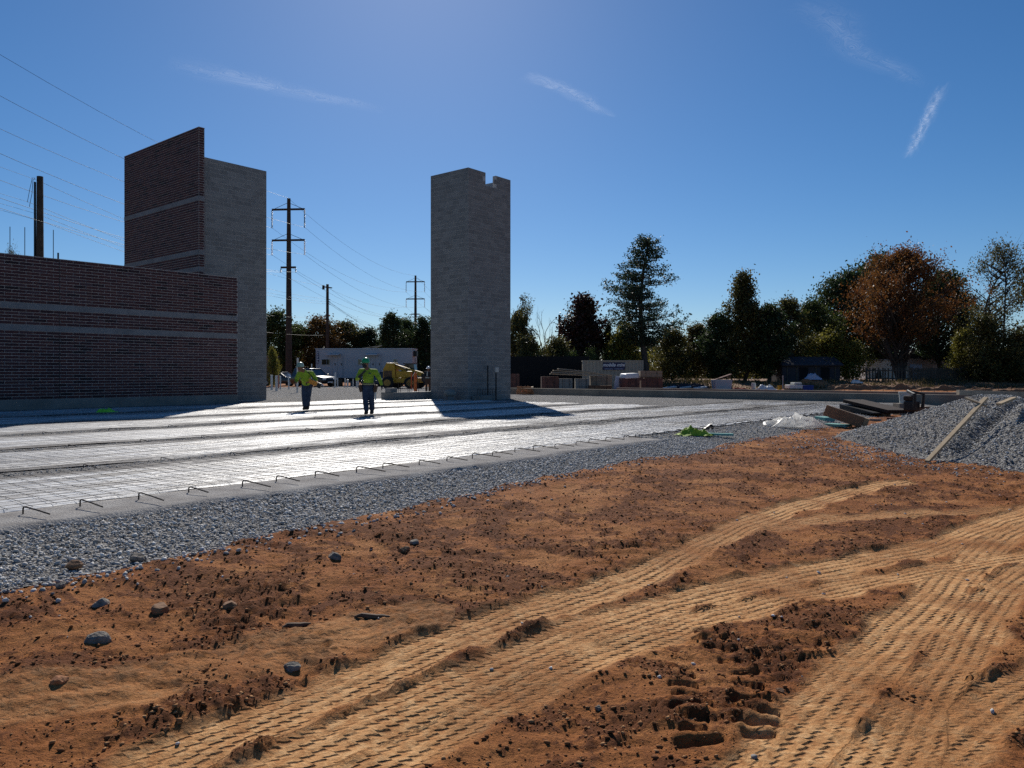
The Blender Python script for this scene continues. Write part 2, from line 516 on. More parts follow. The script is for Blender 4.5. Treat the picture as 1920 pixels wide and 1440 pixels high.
    M['cone'] = simple('cone_orange', (0.68, 0.12, 0.03), (0.55, 0.09, 0.02), 5, 0.5)
    M['drum'] = simple('drum_orange', (0.62, 0.16, 0.035), (0.5, 0.12, 0.025), 5, 0.5)
    M['red_cloth'] = simple('red_cloth', (0.34, 0.05, 0.035), (0.22, 0.03, 0.02), 8, 0.8)
    M['plastic_white'] = simple('plastic_white', (0.72, 0.72, 0.70), (0.55, 0.53, 0.5), 6, 0.4, spec=0.5)
    a = N('poly_film'); co = a.obj()
    col = a.ramp(a.noise(co, 4, 4), [(0.2, (0.86, 0.80, 0.69)), (0.45, (0.97, 0.96, 0.93))])
    p = a.bsdf(col, 0.35, 0, None, 0.5)
    tr = a.n('ShaderNodeBsdfTranslucent'); a.l(col, tr.inputs[0])
    mx = a.n('ShaderNodeMixShader'); mx.inputs[0].default_value = 0.8
    a.l(p.outputs[0], mx.inputs[1]); a.l(tr.outputs[0], mx.inputs[2])
    M['film'] = a.done(mx)
    M['tarp_blue'] = simple('tarp_blue', (0.35, 0.42, 0.56), (0.25, 0.31, 0.44), 5, 0.5)
    M['blue'] = simple('blue_plastic', (0.02, 0.05, 0.25), None, 4, 0.5)
    M['bucket'] = simple('bucket_pale', (0.55, 0.58, 0.54), (0.45, 0.47, 0.44), 6, 0.5)
    M['fence_black'] = simple('screen_black', (0.010, 0.010, 0.011), None, 2, 0.95)
    M['fence_wood'] = simple('fence_wood', (0.10, 0.082, 0.062), (0.055, 0.045, 0.036), 3, 0.9)
    M['stucco'] = simple('pale_stucco', (0.82, 0.78, 0.72), (0.7, 0.66, 0.6), 1, 0.9)
    M['stucco_pink'] = simple('pink_stucco', (0.36, 0.29, 0.265), (0.3, 0.24, 0.22), 1, 0.9)
    M['roof_dark'] = simple('roof_slate', (0.05, 0.053, 0.068), (0.03, 0.032, 0.042), 3, 0.8, bump=0.4, bscale=8)
    M['shed_wall'] = simple('shed_wall', (0.05, 0.046, 0.055), (0.03, 0.028, 0.034), 2, 0.9)
    M['brickpal'] = simple('pallet_brick', (0.185, 0.085, 0.064), (0.10, 0.05, 0.042), 3.0, 0.9)
    M['greypal'] = simple('pallet_block', (0.27, 0.26, 0.235), (0.2, 0.195, 0.18), 3.0, 0.9)
    M['tanpal'] = simple('pallet_carton', (0.30, 0.235, 0.17), (0.22, 0.17, 0.125), 3.0, 0.9)
    M['bark'] = simple('bark', (0.085, 0.066, 0.052), (0.04, 0.032, 0.027), 5, 0.95, bump=0.6, bscale=14)
    M['bark_pale'] = simple('bark_pale', (0.19, 0.165, 0.14), (0.11, 0.095, 0.082), 5, 0.95, bump=0.5, bscale=14)

    def leaf(name, cols, trans=0.35):
        a = N(name); co = a.obj()
        g = a.n('ShaderNodeNewGeometry').outputs['Random Per Island']
        col = a.ramp(g, [(i / (len(cols) - 1), c) for i, c in enumerate(cols)])
        col = a.mix(a.ramp(a.noise(co, 0.55, 3), [(0.4, (0, 0, 0)), (0.65, (0.6, 0.6, 0.6))]), col, cols[-1])
        p = a.bsdf(col, 0.55, 0, None, 0.3)
        tr = a.n('ShaderNodeBsdfTranslucent'); a.l(col, tr.inputs[0])
        mx = a.n('ShaderNodeMixShader'); mx.inputs[0].default_value = trans
        a.l(p.outputs[0], mx.inputs[1]); a.l(tr.outputs[0], mx.inputs[2])
        return a.done(mx)
    M['leaf_green'] = leaf('leaf_green', [(0.016, 0.031, 0.009), (0.042, 0.066, 0.017), (0.10, 0.12, 0.03)], 0.4)
    M['leaf_dark'] = leaf('leaf_dark', [(0.012, 0.024, 0.011), (0.029, 0.050, 0.019), (0.065, 0.088, 0.03)], 0.36)
    M['leaf_pine'] = leaf('leaf_pine', [(0.012, 0.026, 0.018), (0.028, 0.052, 0.032), (0.055, 0.08, 0.04)], 0.3)
    M['leaf_rust'] = leaf('leaf_rust', [(0.10, 0.034, 0.013), (0.19, 0.07, 0.02), (0.17, 0.085, 0.024)], 0.45)
    M['leaf_maroon'] = leaf('leaf_maroon', [(0.03, 0.010, 0.010), (0.065, 0.016, 0.014), (0.03, 0.028, 0.013)], 0.25)
    M['leaf_yellow'] = leaf('leaf_yellow', [(0.07, 0.075, 0.016), (0.16, 0.15, 0.028), (0.26, 0.23, 0.045)], 0.5)
    M['leaf_olive'] = leaf('leaf_olive', [(0.03, 0.035, 0.011), (0.075, 0.072, 0.021), (0.14, 0.12, 0.033)], 0.42)
    M['leaf_orange'] = leaf('leaf_orange', [(0.04, 0.035, 0.012), (0.11, 0.06, 0.016), (0.17, 0.085, 0.02)])
    M['grass'] = leaf('dry_grass', [(0.03, 0.032, 0.012), (0.07, 0.06, 0.025), (0.12, 0.09, 0.04)])

    a = N('cloud')                                  # thin ice cloud: streaky, mostly transparent
    uvn = a.n('ShaderNodeAttribute', attribute_name='cover').outputs['Fac']
    co = a.obj()
    mp = a.n('ShaderNodeMapping'); mp.inputs['Scale'].default_value = (1 / 420.0, 1 / 130.0, 1.0); a.l(co, mp.inputs[0])
    f = a.noise(mp.outputs[0], 1.0, 5, 0.6, 0.9)
    f = a.math('MULTIPLY', a.math('SUBTRACT', f, 0.36), 2.6, True)
    dens = a.n('ShaderNodeAttribute', attribute_name='amount').outputs['Fac']
    al = a.math('MULTIPLY', a.math('MULTIPLY', f, uvn), dens, True)
    tl = a.n('ShaderNodeBsdfTranslucent'); tl.inputs[0].default_value = (0.95, 0.97, 1.0, 1)
    tp = a.n('ShaderNodeBsdfTransparent')
    mx = a.n('ShaderNodeMixShader'); a.l(al, mx.inputs[0]); a.l(tp.outputs[0], mx.inputs[1]); a.l(tl.outputs[0], mx.inputs[2])
    M['cloud'] = a.done(mx)


build_materials()
# ------------------------------------------------------------------ ground: clay with wheel tracks
VB_U = np.array([-12, 1.66, 2.5, 3.7, 4.8, 6.5, 8.1, 9.5, 10.7, 11.9, 14.5, 17.8, 22.8, 30.0, 60.0])
VB_V = np.array([5.4, 5.52, 5.46, 5.65, 5.68, 5.9, 6.05, 6.1, 6.1, 5.85, 6.27, 6.25, 6.35, 6.4, 6.4])


def vb(u): return np.interp(u, VB_U, VB_V) + 0.07 * fbm(np.asarray(u, float) * 1.1, np.asarray(u, float) * 0, 401, 3)


def zclay(u, v): return -0.28 + 0.18 * np.maximum(sstep(1.2, 5.8, v), sstep(9, 22, u) * 0.9)


def gpc(px, py):                               # point on the clay seen at (px, py)
    z = -0.2
    for _ in range(6):
        p = gp(px, py, z); u, v = UV(p.x, p.y)
        z = float(zclay(np.array(u), np.array(v)))
    return gp(px, py, z)


def zbase(x, y):
    u, v = UV(x, y)
    zc = zclay(u, v)
    k = sstep(vb(u) - 0.15, vb(u) + 0.75, v) * (1 - sstep(33, 36, u))
    z = zc + (-0.11 - zc) * k
    far = sstep(33, 40, u)
    z = z + (-0.06 - z) * far
    drop = sstep(vb(u) - 0.02, vb(u) + 0.14, v) * (1 - sstep(34, 36, u)) * (1 - sstep(60, 62, v))
    return z - 0.14 * drop


TRK = []


def track(pts, w, depth=0.03, strength=1.0, z=-0.28):
    P = [gpc(a, b) for a, b in pts]
    q = []
    for i in range(len(P) - 1):                # Catmull-Rom through the measured points
        p0 = P[max(i - 1, 0)]; p1 = P[i]; p2 = P[i + 1]; p3 = P[min(i + 2, len(P) - 1)]
        for k in range(4):
            t = k / 4
            q.append(0.5 * ((2 * p1) + (p2 - p0) * t + (2 * p0 - 5 * p1 + 4 * p2 - p3) * t * t + (3 * p1 - p0 - 3 * p2 + p3) * t ** 3))
    q.append(P[-1])
    TRK.append((np.array([(p.x, p.y) for p in q]), w, depth, strength))


track([(180, 1500), (450, 1368), (700, 1262), (900, 1182), (1050, 1128), (1190, 1082), (1300, 1030), (1420, 975), (1540, 937), (1660, 911)], 0.34, 0.032)
track([(330, 1540), (650, 1376), (900, 1266), (1050, 1203), (1200, 1146), (1330, 1108), (1480, 1078), (1620, 1050), (1760, 1020), (1850, 985), (1990, 940)], 0.36, 0.034)
track([(560, 1520), (800, 1372), (1000, 1275), (1200, 1195), (1400, 1136), (1600, 1092), (1760, 1066), (1980, 1030)], 0.30, 0.03)
track([(1400, 1520), (1500, 1370), (1600, 1262), (1690, 1180), (1760, 1112), (1830, 1045), (1920, 985), (2080, 930)], 0.36, 0.032)
track([(1620, 1520), (1690, 1395), (1750, 1290), (1800, 1205), (1860, 1125), (1960, 1050)], 0.32, 0.026)
track([(1560, 1560), (1750, 1392), (1860, 1322), (2020, 1240)], 0.34, 0.03)
track([(1200, 1075), (1330, 1012), (1500, 978), (1700, 962), (1960, 955)], 0.30, 0.014, 0.6)
track([(-150, 1330), (150, 1290), (420, 1240), (640, 1190)], 0.5, 0.012, 0.35)


def track_fields(x, y):
    x = x.ravel(); y = y.ravel()
    dust = np.zeros_like(x); flat = np.zeros_like(x); dz = np.zeros_like(x)
    global TR_S, TR_R
    TR_S = np.zeros_like(x); TR_R = np.full_like(x, 0.5); top = np.zeros_like(x)
    wob = 0.02 * vnoise(x * 1.7, y * 1.7, 55)
    for P, w, dep, st in TRK:
        lo = P.min(0) - 0.6; hi = P.max(0) + 0.6
        idx = np.nonzero((x > lo[0]) & (x < hi[0]) & (y > lo[1]) & (y < hi[1]))[0]
        if len(idx) == 0: continue
        X = x[idx]; Y = y[idx]
        best = np.full(len(idx), 1e9); T = np.zeros(len(idx)); Sx = np.zeros(len(idx)); s0 = 0.0
        for i in range(len(P) - 1):
            a = P[i]; d = P[i + 1] - a; L = math.hypot(*d)
            if L < 1e-6: continue
            d = d / L
            q = np.clip((X - a[0]) * d[0] + (Y - a[1]) * d[1], 0, L)
            ex = X - a[0] - q * d[0]; ey = Y - a[1] - q * d[1]
            r = ex * ex + ey * ey
            m = r < best
            best[m] = r[m]; Sx[m] = (s0 + q)[m]
            T[m] = (ex * -d[1] + ey * d[0])[m]
            s0 += L
        t = T + wob[idx]; at = np.abs(t)
        inside = 1 - sstep(w / 2 - 0.05, w / 2 + 0.05, at + 0.05 * vnoise(X * 5, Y * 5, 19))
        wear = np.clip(0.75 + 0.55 * vnoise(X * 1.1, Y * 1.1, 91), 0.25, 1.0)
        r = t / (w / 4.0)
        row = np.floor(r + 0.5)
        win = inside * st > top[idx]
        top[idx] = np.where(win, inside * st, top[idx]); TR_S[idx] = np.where(win, Sx, TR_S[idx]); TR_R[idx] = np.where(win, r, TR_R[idx])
        saw = np.mod(Sx / 0.082 + 0.5 * np.mod(row, 2) + 0.06 * vnoise(X * 9, Y * 9, 12), 1.0)
        groove = np.exp(-((r - row) ** 2) / 0.055)          # narrow rows of cleat cuts
        lug = -0.007 * groove
        rim = np.exp(-((at - w / 2 - 0.035) / 0.03) ** 2) * (0.6 + 0.5 * vnoise(X * 6, Y * 6, 33))
        nd = inside * (-dep * 0.36 + lug * wear * 0.85) + 0.010 * rim * st
        dz[idx] = np.where(np.abs(nd * st) > np.abs(dz[idx]), nd * st, dz[idx])
        flat[idx] = np.maximum(flat[idx], inside * st)
        patchy = np.clip(0.78 + 0.8 * fbm(X * 1.6, Y * 1.6, 47, 4), 0.12, 0.95)
        dust[idx] = np.maximum(dust[idx], inside * st * patchy)
    return dz, flat, dust


def cleat_fields(x, y):
    dz = np.zeros_like(x)
    rr = random.Random(3)
    for cx, y0, y1, n in ((1275, 1246, 1405, 8), (1385, 1232, 1392, 8), (1325, 1180, 1228, 3)):
        for i in range(n):
            p = gpc(cx + (i / n) * 40 + rr.uniform(-8, 8), y0 + (y1 - y0) * i / n)
            L = rr.uniform(0.07, 0.125); wd = rr.uniform(0.016, 0.026); an = rr.uniform(-0.2, 0.15)
            ca, sa = math.cos(an), math.sin(an)
            X = (x - p.x) * ca + (y - p.y) * sa; Y = -(x - p.x) * sa + (y - p.y) * ca
            dz -= 0.028 * (1 - sstep(L * 0.8, L, np.abs(X))) * (1 - sstep(wd * 0.5, wd * 1.3, np.abs(Y)))
            dz += 0.008 * (1 - sstep(L * 0.8, L, np.abs(X))) * np.exp(-((Y - 0.055) / 0.025) ** 2)
    return dz


def ground_z(x, y, detail=True):
    x = np.asarray(x, float); y = np.asarray(y, float)
    z = zbase(x, y)
    u, v = UV(x, y)
    pad = sstep(vb(u) - 0.1, vb(u) + 0.3, v) * (1 - sstep(34, 37, u))
    dz, flat, dust = track_fields(x, y)
    dz = dz.reshape(x.shape); flat = flat.reshape(x.shape); dust = dust.reshape(x.shape)
    rough = 0.030 * fbm(x * 0.9, y * 0.9, 5, 3) + 0.034 * fbm(x * 3.1, y * 3.1, 9, 3)
    med = fbm(x * 8.0, y * 8.0, 21, 4, 0.6)
    wx = x + 0.35 * vnoise(x * 1.3, y * 1.3, 301); wy = y + 0.35 * vnoise(x * 1.3 + 9, y * 1.3, 302)
    cr = sstep(-0.16, 0.18, fbm(wx * 2.4, wy * 3.1, 310, 5, 0.66) + 0.10 * fbm(x * 0.35, y * 0.35, 311, 2))
    patch = np.clip(0.62 + 0.85 * fbm(x * 0.8 + 4, y * 0.8, 77, 3), 0.15, 1.25)
    fine = 0.036 * (med * 0.55 + (np.abs(med) * -1.0 + 0.3)) * patch
    tiny = 0.013 * vnoise(x * 40, y * 40, 61) * patch * (np.abs(y) < 14)
    lump = (0.019 * np.clip(vnoise(x * 17, y * 21, 203) * 0.5 + vnoise(x * 36, y * 36, 207) * 0.5 - 0.08, 0, 1) + 0.008) * cr * (y < 26)
    scuff = 0.014 * vnoise((x * 0.9 + y * 0.35) * 5.0, (y * 0.95 - x * 0.3) * 17.0, 44) * patch
    keep = 1 - 0.86 * flat
    z = z + (rough * (1 - 0.5 * flat) + (fine * 0.45 + tiny * (0.25 + 0.6 * cr) + scuff + lump) * keep) * (1 - 0.8 * pad) + dz * (1 - pad)
    if detail: z = z + cleat_fields(x, y)
    loose = np.clip(cr * 0.62 + (lump - 0.008 * cr) * 26, 0, 1) * keep
    z = z + 0.7 * sstep(90, 320, y) * 6 * vnoise(x * 0.006, y * 0.006, 3)
    return z, dust, loose


def gz(x, y):
    return float(ground_z(np.array([float(x)]), np.array([float(y)]))[0][0])


def gzb(x, y): return float(zbase(np.array([float(x)]), np.array([float(y)]))[0])


def make_ground():
    ys = np.concatenate([np.linspace(-6, 2.0, 12), np.exp(np.linspace(math.log(2.15), math.log(44), 520)), np.exp(np.linspace(math.log(50), math.log(6000), 60))])
    t = np.concatenate([np.linspace(-9, -1.1, 14), np.linspace(-1.0, -0.74, 40), np.linspace(-0.735, 0.735, 640), np.linspace(0.74, 1.0, 40), np.linspace(1.1, 9, 14)])
    wy = np.maximum(ys, 2.0) + 0.3
    X = t[None, :] * wy[:, None]; Y = np.repeat(ys[:, None], len(t), 1)
    Z, dust, loose = ground_z(X, Y)
    V = np.stack([X, Y, Z], -1).reshape(-1, 3)
    r, c = X.shape
    i = np.arange((r - 1) * c).reshape(r - 1, c)[:, :-1].ravel()
    F = np.stack([i, i + 1, i + c + 1, i + c], 1)
    me = np_mesh('ground', V, F, M['clay'], True, {'dust': dust.ravel(), 'loose': loose.ravel(), 'track_s': TR_S, 'track_r': TR_R})
    tag(link('ground', me), 'rutted orange clay ground crossed by wheel tracks', kind='structure')


make_ground()


def grid_mesh(us, vs, zf, world=True):
    U, Vv = np.meshgrid(us, vs)
    Z = zf(U, Vv)
    if world: X = SU * U - CU * Vv; Y = CU * U + SU * Vv
    else: X, Y = U, Vv
    P = np.stack([X, Y, Z], -1).reshape(-1, 3)
    r, c = U.shape
    i = np.arange((r - 1) * c).reshape(r - 1, c)[:, :-1].ravel()
    return P, np.stack([i, i + 1, i + c + 1, i + c], 1)


def bed_z(u, v):
    e = vb(u)
    k = np.clip((v - e) / np.maximum(7.25 - e, 0.25), 0, 1)
    k = k * k * (3 - 2 * k)
    z = (zclay(u, v) - 0.012) * (1 - k) + (-0.035) * k
    return z + 0.010 * fbm(u * 3, v * 3, 31, 3) + 0.020 * sstep(7.9, 8.1, v)


def make_bed():
    us = np.arange(-9, 36.01, 0.25); n = 70
    tv = np.concatenate([np.linspace(0, 0.06, 24), np.linspace(0.065, 1, n)])
    U = np.repeat(us[None, :], len(tv), 0); Vv = vb(us)[None, :] + tv[:, None] * (30.0 - vb(us)[None, :])
    Z = bed_z(U, Vv)
    P = np.stack([SU * U - CU * Vv, CU * U + SU * Vv, Z], -1).reshape(-1, 3)
    r, c = U.shape
    i = np.arange((r - 1) * c).reshape(r - 1, c)[:, :-1].ravel()
    F = np.stack([i, i + 1, i + c + 1, i + c], 1)
    P2, F2 = grid_mesh(np.linspace(-9, 52, 90), np.linspace(30.0, 62, 50), lambda u, v: -0.035 + 0.012 * fbm(u * 1.3, v * 1.3, 32, 3))
    me = np_mesh('gravel_bed', np.concatenate([P, P2]), np.concatenate([F, F2 + len(P)]), M['gravel'], True)
    tag(link('gravel_bed', me), 'grey crushed stone bed under the slab area', kind='structure')
    # narrow concrete footing along the near edge of the slab
    def fz(u, v): return 0.0 + 0.008 * fbm(u * 2, v * 4, 8, 3) - 0.05 * (np.abs(v - 7.5) > 0.41)
    vs = np.array([7.05, 7.1, 7.2, 7.35, 7.5, 7.65, 7.8, 7.9, 7.95])
    us = np.arange(-9, 13.2, 0.12)
    U, Vv = np.meshgrid(us, vs)
    Vj = Vv + np.where(Vv < 7.25, 0.12 * fbm(U * 1.3, Vv, 17, 4), 0)
    Z = fz(U, Vv)
    P = np.stack([SU * U - CU * Vj, CU * U + SU * Vj, Z], -1).reshape(-1, 3)
    r, c = U.shape
    i = np.arange((r - 1) * c).reshape(r - 1, c)[:, :-1].ravel()
    me = np_mesh('footing_strip', P, np.stack([i, i + 1, i + c + 1, i + c], 1), M['footing_sand'], True)
    tag(link('footing_strip', me), 'narrow pale concrete strip along the near slab edge', kind='structure')


make_bed()

# ------------------------------------------------------------------ loose stones
_ico = None


def ico():
    global _ico
    if _ico is None:
        g = (1 + 5 ** 0.5) / 2
        v = np.array([(-1, g, 0), (1, g, 0), (-1, -g, 0), (1, -g, 0), (0, -1, g), (0, 1, g), (0, -1, -g), (0, 1, -g), (g, 0, -1), (g, 0, 1), (-g, 0, -1), (-g, 0, 1)], float)
        v /= np.linalg.norm(v[0])
        f = np.array([(0, 11, 5), (0, 5, 1), (0, 1, 7), (0, 7, 10), (0, 10, 11), (1, 5, 9), (5, 11, 4), (11, 10, 2), (10, 7, 6), (7, 1, 8), (3, 9, 4), (3, 4, 2), (3, 2, 6), (3, 6, 8), (3, 8, 9), (4, 9, 5), (2, 4, 11), (6, 2, 10), (8, 6, 7), (9, 8, 1)])
        _ico = v, f
    return _ico


def scatter(name, P, R, mat, seed, parent=None, flat=0.75, low=False):
    g = np.random.default_rng(seed); n = len(P)
    v, f = ico()
    if low:
        v = np.array([(1, 0, 0), (-1, 0, 0), (0, 1, 0), (0, -1, 0), (0, 0, 1), (0, 0, -1)], float)
        f = np.array([(0, 2, 4), (2, 1, 4), (1, 3, 4), (3, 0, 4), (2, 0, 5), (1, 2, 5), (3, 1, 5), (0, 3, 5)])
    nv = len(v)
    q = g.normal(size=(n, 4)); q /= np.linalg.norm(q, axis=1)[:, None]
    w, x, y, z = q.T
    Rm = np.stack([1 - 2 * (y * y + z * z), 2 * (x * y - z * w), 2 * (x * z + y * w), 2 * (x * y + z * w), 1 - 2 * (x * x + z * z), 2 * (y * z - x * w),
                   2 * (x * z - y * w), 2 * (y * z + x * w), 1 - 2 * (x * x + y * y)], -1).reshape(n, 3, 3)
    sc = np.stack([g.uniform(0.75, 1.35, n), g.uniform(0.65, 1.1, n), g.uniform(0.5, 0.9, n)], -1) * R[:, None]
    L = v[None] * (1 + g.uniform(-0.22, 0.22, (n, nv, 1))) * sc[:, None, :]
    V = np.einsum('nij,nkj->nki', Rm, L); V[:, :, 2] *= flat
    V += P[:, None, :]
    F = f[None] + (np.arange(n) * nv)[:, None, None]
    me = np_mesh(name, V.reshape(-1, 3), F.reshape(-1, 3), mat)
    return link(name, me, parent)


PILE = np.array([(9.85, 15.6), (9.95, 13.9), (10.7, 12.1), (13.8, 10.6)])


def pile_h(x, y):
    best = np.full(np.shape(x), 1e9)
    for a, b in zip(PILE[:-1], PILE[1:]):
        d = b - a; L = np.hypot(*d); d = d / L
        q = np.clip((x - a[0]) * d[0] + (y - a[1]) * d[1], 0, L)
        best = np.minimum(best, np.hypot(x - a[0] - q * d[0], y - a[1] - q * d[1]))
    best = best + 0.22 * fbm(x * 0.7, y * 0.7, 63, 3)
    h = 1.0 * np.clip(1 - np.sqrt(best ** 2 + 0.12) / 3.15, 0, 1) * 1.12
    h = np.minimum(h, 0.96 + 0.02 * fbm(x * 2, y * 2, 6, 2))
    gully = 0.16 * np.exp(-(((x - 7.6) * 0.62 - (y - 12.55) * 0.78 + 0.36) / 0.20) ** 2) * sstep(0.05, 0.3, h)
    return h - gully + 0.018 * fbm(x * 4, y * 4, 71, 3)


def pile_z(x, y): return zbase(x, y) + pile_h(x, y) - 0.02


def make_stones():
    g = np.random.default_rng(11)
    # loose crushed stone spilling off the slab edge
    n = 21000
    u = g.uniform(0.2, 14.0, n); e = vb(u)
    v = e - 0.06 + (7.2 - e + 0.06) * g.uniform(0, 1, n) + 0.05 * fbm(u * 3, u * 0, 2, 3)
    P1 = np.stack([SU * u - CU * v, CU * u + SU * v, bed_z(u, v) + g.uniform(-0.004, 0.016, n)], -1)
    R1 = 0.008 + 0.016 * g.uniform(0, 1, n) ** 2.4
    n = 6500
    u = g.uniform(12.0, 27, n); v = vb(u) - 0.15 + g.uniform(0, 1, n) * (8.25 - vb(u))
    P2 = np.stack([SU * u - CU * v, CU * u + SU * v, bed_z(u, v) + g.uniform(0.0, 0.02, n)], -1)
    R2 = g.uniform(0.010, 0.020, n)
    n = 900                                     # strays on the clay
    u = g.uniform(0.3, 20, n); v = vb(u) - 0.06 - np.abs(g.normal(0, 0.16, n))
    x = SU * u - CU * v; y = CU * u + SU * v
    P3 = np.stack([x, y, ground_z(x, y)[0] + 0.006], -1); R3 = g.uniform(0.008, 0.024, n)
    n = 260
    x = g.uniform(-6, 9, n); y = g.uniform(3, 14, n)
    P4 = np.stack([x, y, ground_z(x, y)[0] + 0.004], -1); R4 = g.uniform(0.006, 0.017, n)
    PA = np.concatenate([P1, P2, P3, P4]); RA = np.concatenate([R1, R2, R3, R4]); big = RA > 0.0125
    o = scatter('loose_stones', PA[big], RA[big], M['stone'], 5)
    tag(scatter('fine_stones', PA[~big], RA[~big], M['stone'], 55, o, low=True), kind='stuff')
    tag(o, 'loose grey crushed stones spilling down to the clay', 'gravel', kind='stuff')

    n = 20000                                   # fines between them
    u = g.uniform(0.2, 15.0, n); e = vb(u); v = e - 0.05 + (7.3 - e) * g.uniform(0, 1, n)
    P = np.stack([SU * u - CU * v, CU * u + SU * v, bed_z(u, v) + g.uniform(0.0, 0.012, n)], -1)
    tag(scatter('fine_stones', P, 0.005 + 0.008 * g.uniform(0, 1, n), M['stone'], 15, low=True), 'fine pale chippings between the loose crushed stones', 'gravel', kind='stuff')
    # gravel pile
    xs = np.linspace(5.2, 16.5, 150); ys = np.linspace(8.2, 19.0, 140)
    X, Y = np.meshgrid(xs, ys)
    H = pile_h(X, Y)
    Z = zbase(X, Y) + H - 0.035 - 0.12 * (H < 0.012)
    P = np.stack([X, Y, Z], -1).reshape(-1, 3); c = X.shape[1]
    i = np.arange((len(ys) - 1) * c).reshape(-1, c)[:, :-1].ravel()
    F = np.stack([i, i + 1, i + c + 1, i + c], 1)
    hv = H.ravel()
    F = F[(hv[F].max(1) > 0.012)]
    me = np_mesh('gravel_pile', P, F, M['gravel'], True)
    pile = tag(link('gravel_pile', me), 'big heap of blue grey gravel with a plank on its slope', 'gravel heap', kind='stuff')
    n = 30000
    x = g.uniform(5.8, 13.5, n); y = g.uniform(8.6, 16.6, n)
    h = pile_h(x, y)
    k = (h > 0.015) & (g.uniform(0, 1, n) < np.where(h < 0.1, 0.45, 1))
    x, y, h = x[k], y[k], h[k]
    P = np.stack([x, y, zbase(x, y) + h + g.uniform(-0.03, 0.006, len(x))], -1)
    R = 0.010 + 0.017 * g.uniform(0, 1, len(x)) ** 2.2
    n = 1700
    x2 = g.normal(6.8, 0.8, n); y2 = g.normal(13.9, 1.2, n)
    P = np.concatenate([P, np.stack([x2, y2, ground_z(x2, y2)[0] + 0.006], -1)]); R = np.concatenate([R, g.uniform(0.008, 0.022, n)])
    big = R > 0.0135
    tag(scatter('stones', P[big], R[big], M['stone'], 6, pile), kind='stuff')
    tag(scatter('fine_stones', P[~big], R[~big], M['stone'], 16, pile, low=True), kind='stuff')

    # soil crumbs and clods
    n = 70000
    y = np.exp(g.uniform(math.log(2.5), math.log(16), n)); x = g.uniform(-0.75, 0.75, n) * (y + 0.4)
    z, dust, loose = ground_z(x, y)
    u, v = UV(x, y)
    k = (v < vb(u)) & (dust < 0.2) & (g.uniform(0, 1, n) < 0.2 + loose) & (pile_h(x, y) < 0.01)
    x, y, z = x[k], y[k], z[k]
    R = 0.0025 + 0.013 * g.uniform(0, 1, len(x)) ** 5 + 0.0008 * y
    o = scatter('soil_clods', np.stack([x, y, z + R * 0.25], -1), R, M['crumb'], 9, low=True, flat=0.55)
    tag(o, 'dark crumbs and small clods of clay soil', 'soil', kind='stuff')


make_stones()


def rock(px, py, size, mat, label, seed, name='rock', z=-0.27, squash=0.6):
    p = gpc(px, py) if z < -0.25 else gp(px, py, z)
    bm = bmesh.new()
    bmesh.ops.create_icosphere(bm, subdivisions=3, radius=0.85); size *= 0.86
    rr = random.Random(seed)
    off = [Vector((rr.gauss(0, 1), rr.gauss(0, 1), rr.gauss(0, 1))).normalized() for _ in range(9)]
    cut = [rr.uniform(0.55, 0.95) for _ in range(9)]
    for v in bm.verts:
        d = v.co.normalized(); r = 1.0
        for o, c in zip(off, cut):
            t = d.dot(o)
            if t > 0.15: r = min(r, c / t)
        v.co = d * r * (1 + rr.uniform(-0.02, 0.02))
        v.co.x *= size; v.co.y *= size * 0.75; v.co.z *= size * squash
    me = bpy.data.meshes.new(name); bm.to_mesh(me); bm.free()
    me.materials.append(mat)
    o = link(name, me, None, (p.x, p.y, (gz(p.x, p.y) if z < -0.25 else -0.09) + size * squash * 0.25))
    o.rotation_euler = (0, 0, rr.uniform(0, 6))
    return tag(o, label, 'rock', 'stones lying on the clay')


for i, (a, b, s, mm, lab) in enumerate([
        (626, 1050, 0.075, 'rock_grey', 'rounded grey stone at the clay edge just below the gravel band'),
        (757, 1031, 0.062, 'rock_brown', 'squat brown stone beside a pale flat one below the gravel'),
        (777, 1019, 0.058, 'rock_grey', 'pale flat stone lying behind the squat brown stone'),
        (188, 1134, 0.075, 'rock_grey', 'speckled grey stone on the clay nearest the gravel corner'),
        (303, 1143, 0.088, 'rock_brown', 'brown earthy lump right of the speckled grey stone'),
        (183, 1202, 0.085, 'rock_grey', 'long pale grey stone on the clay at left'),
        (547, 1250, 0.056, 'rock_grey', 'dark grey angular stone beside the wheel track'),
        (112, 1283, 0.05, 'rock_orange', 'small orange stone on the clay at far left'),
        (432, 1136, 0.07, 'rock_brown', 'crumbling dark clay lump between the stones'),
        (1122, 1322, 0.026, 'rock_grey', 'tiny grey pebble alone on dark soil near the bottom'),
        (1462, 1288, 0.032, 'rock_brown', 'small tan pebble by the cleat marks')]):
    rock(a, b, s, M[mm], lab, 40 + i)
for i, (a, b, s, mm, lab) in enumerate([
        (325, 992, 0.07, 'rock_grey', 'larger dark stone sitting on top of the gravel band'),
        (256, 1046, 0.075, 'rock_grey', 'smooth grey slab stone in the lower gravel'),
        (138, 1060, 0.075, 'rock_brown', 'brown clay covered stone at the gravel foot'),
        (116, 1096, 0.045, 'rock_grey', 'whitish stone that rolled off the gravel foot')]):
    rock(a, b, s, M[mm], lab, 70 + i, z=-0.08)

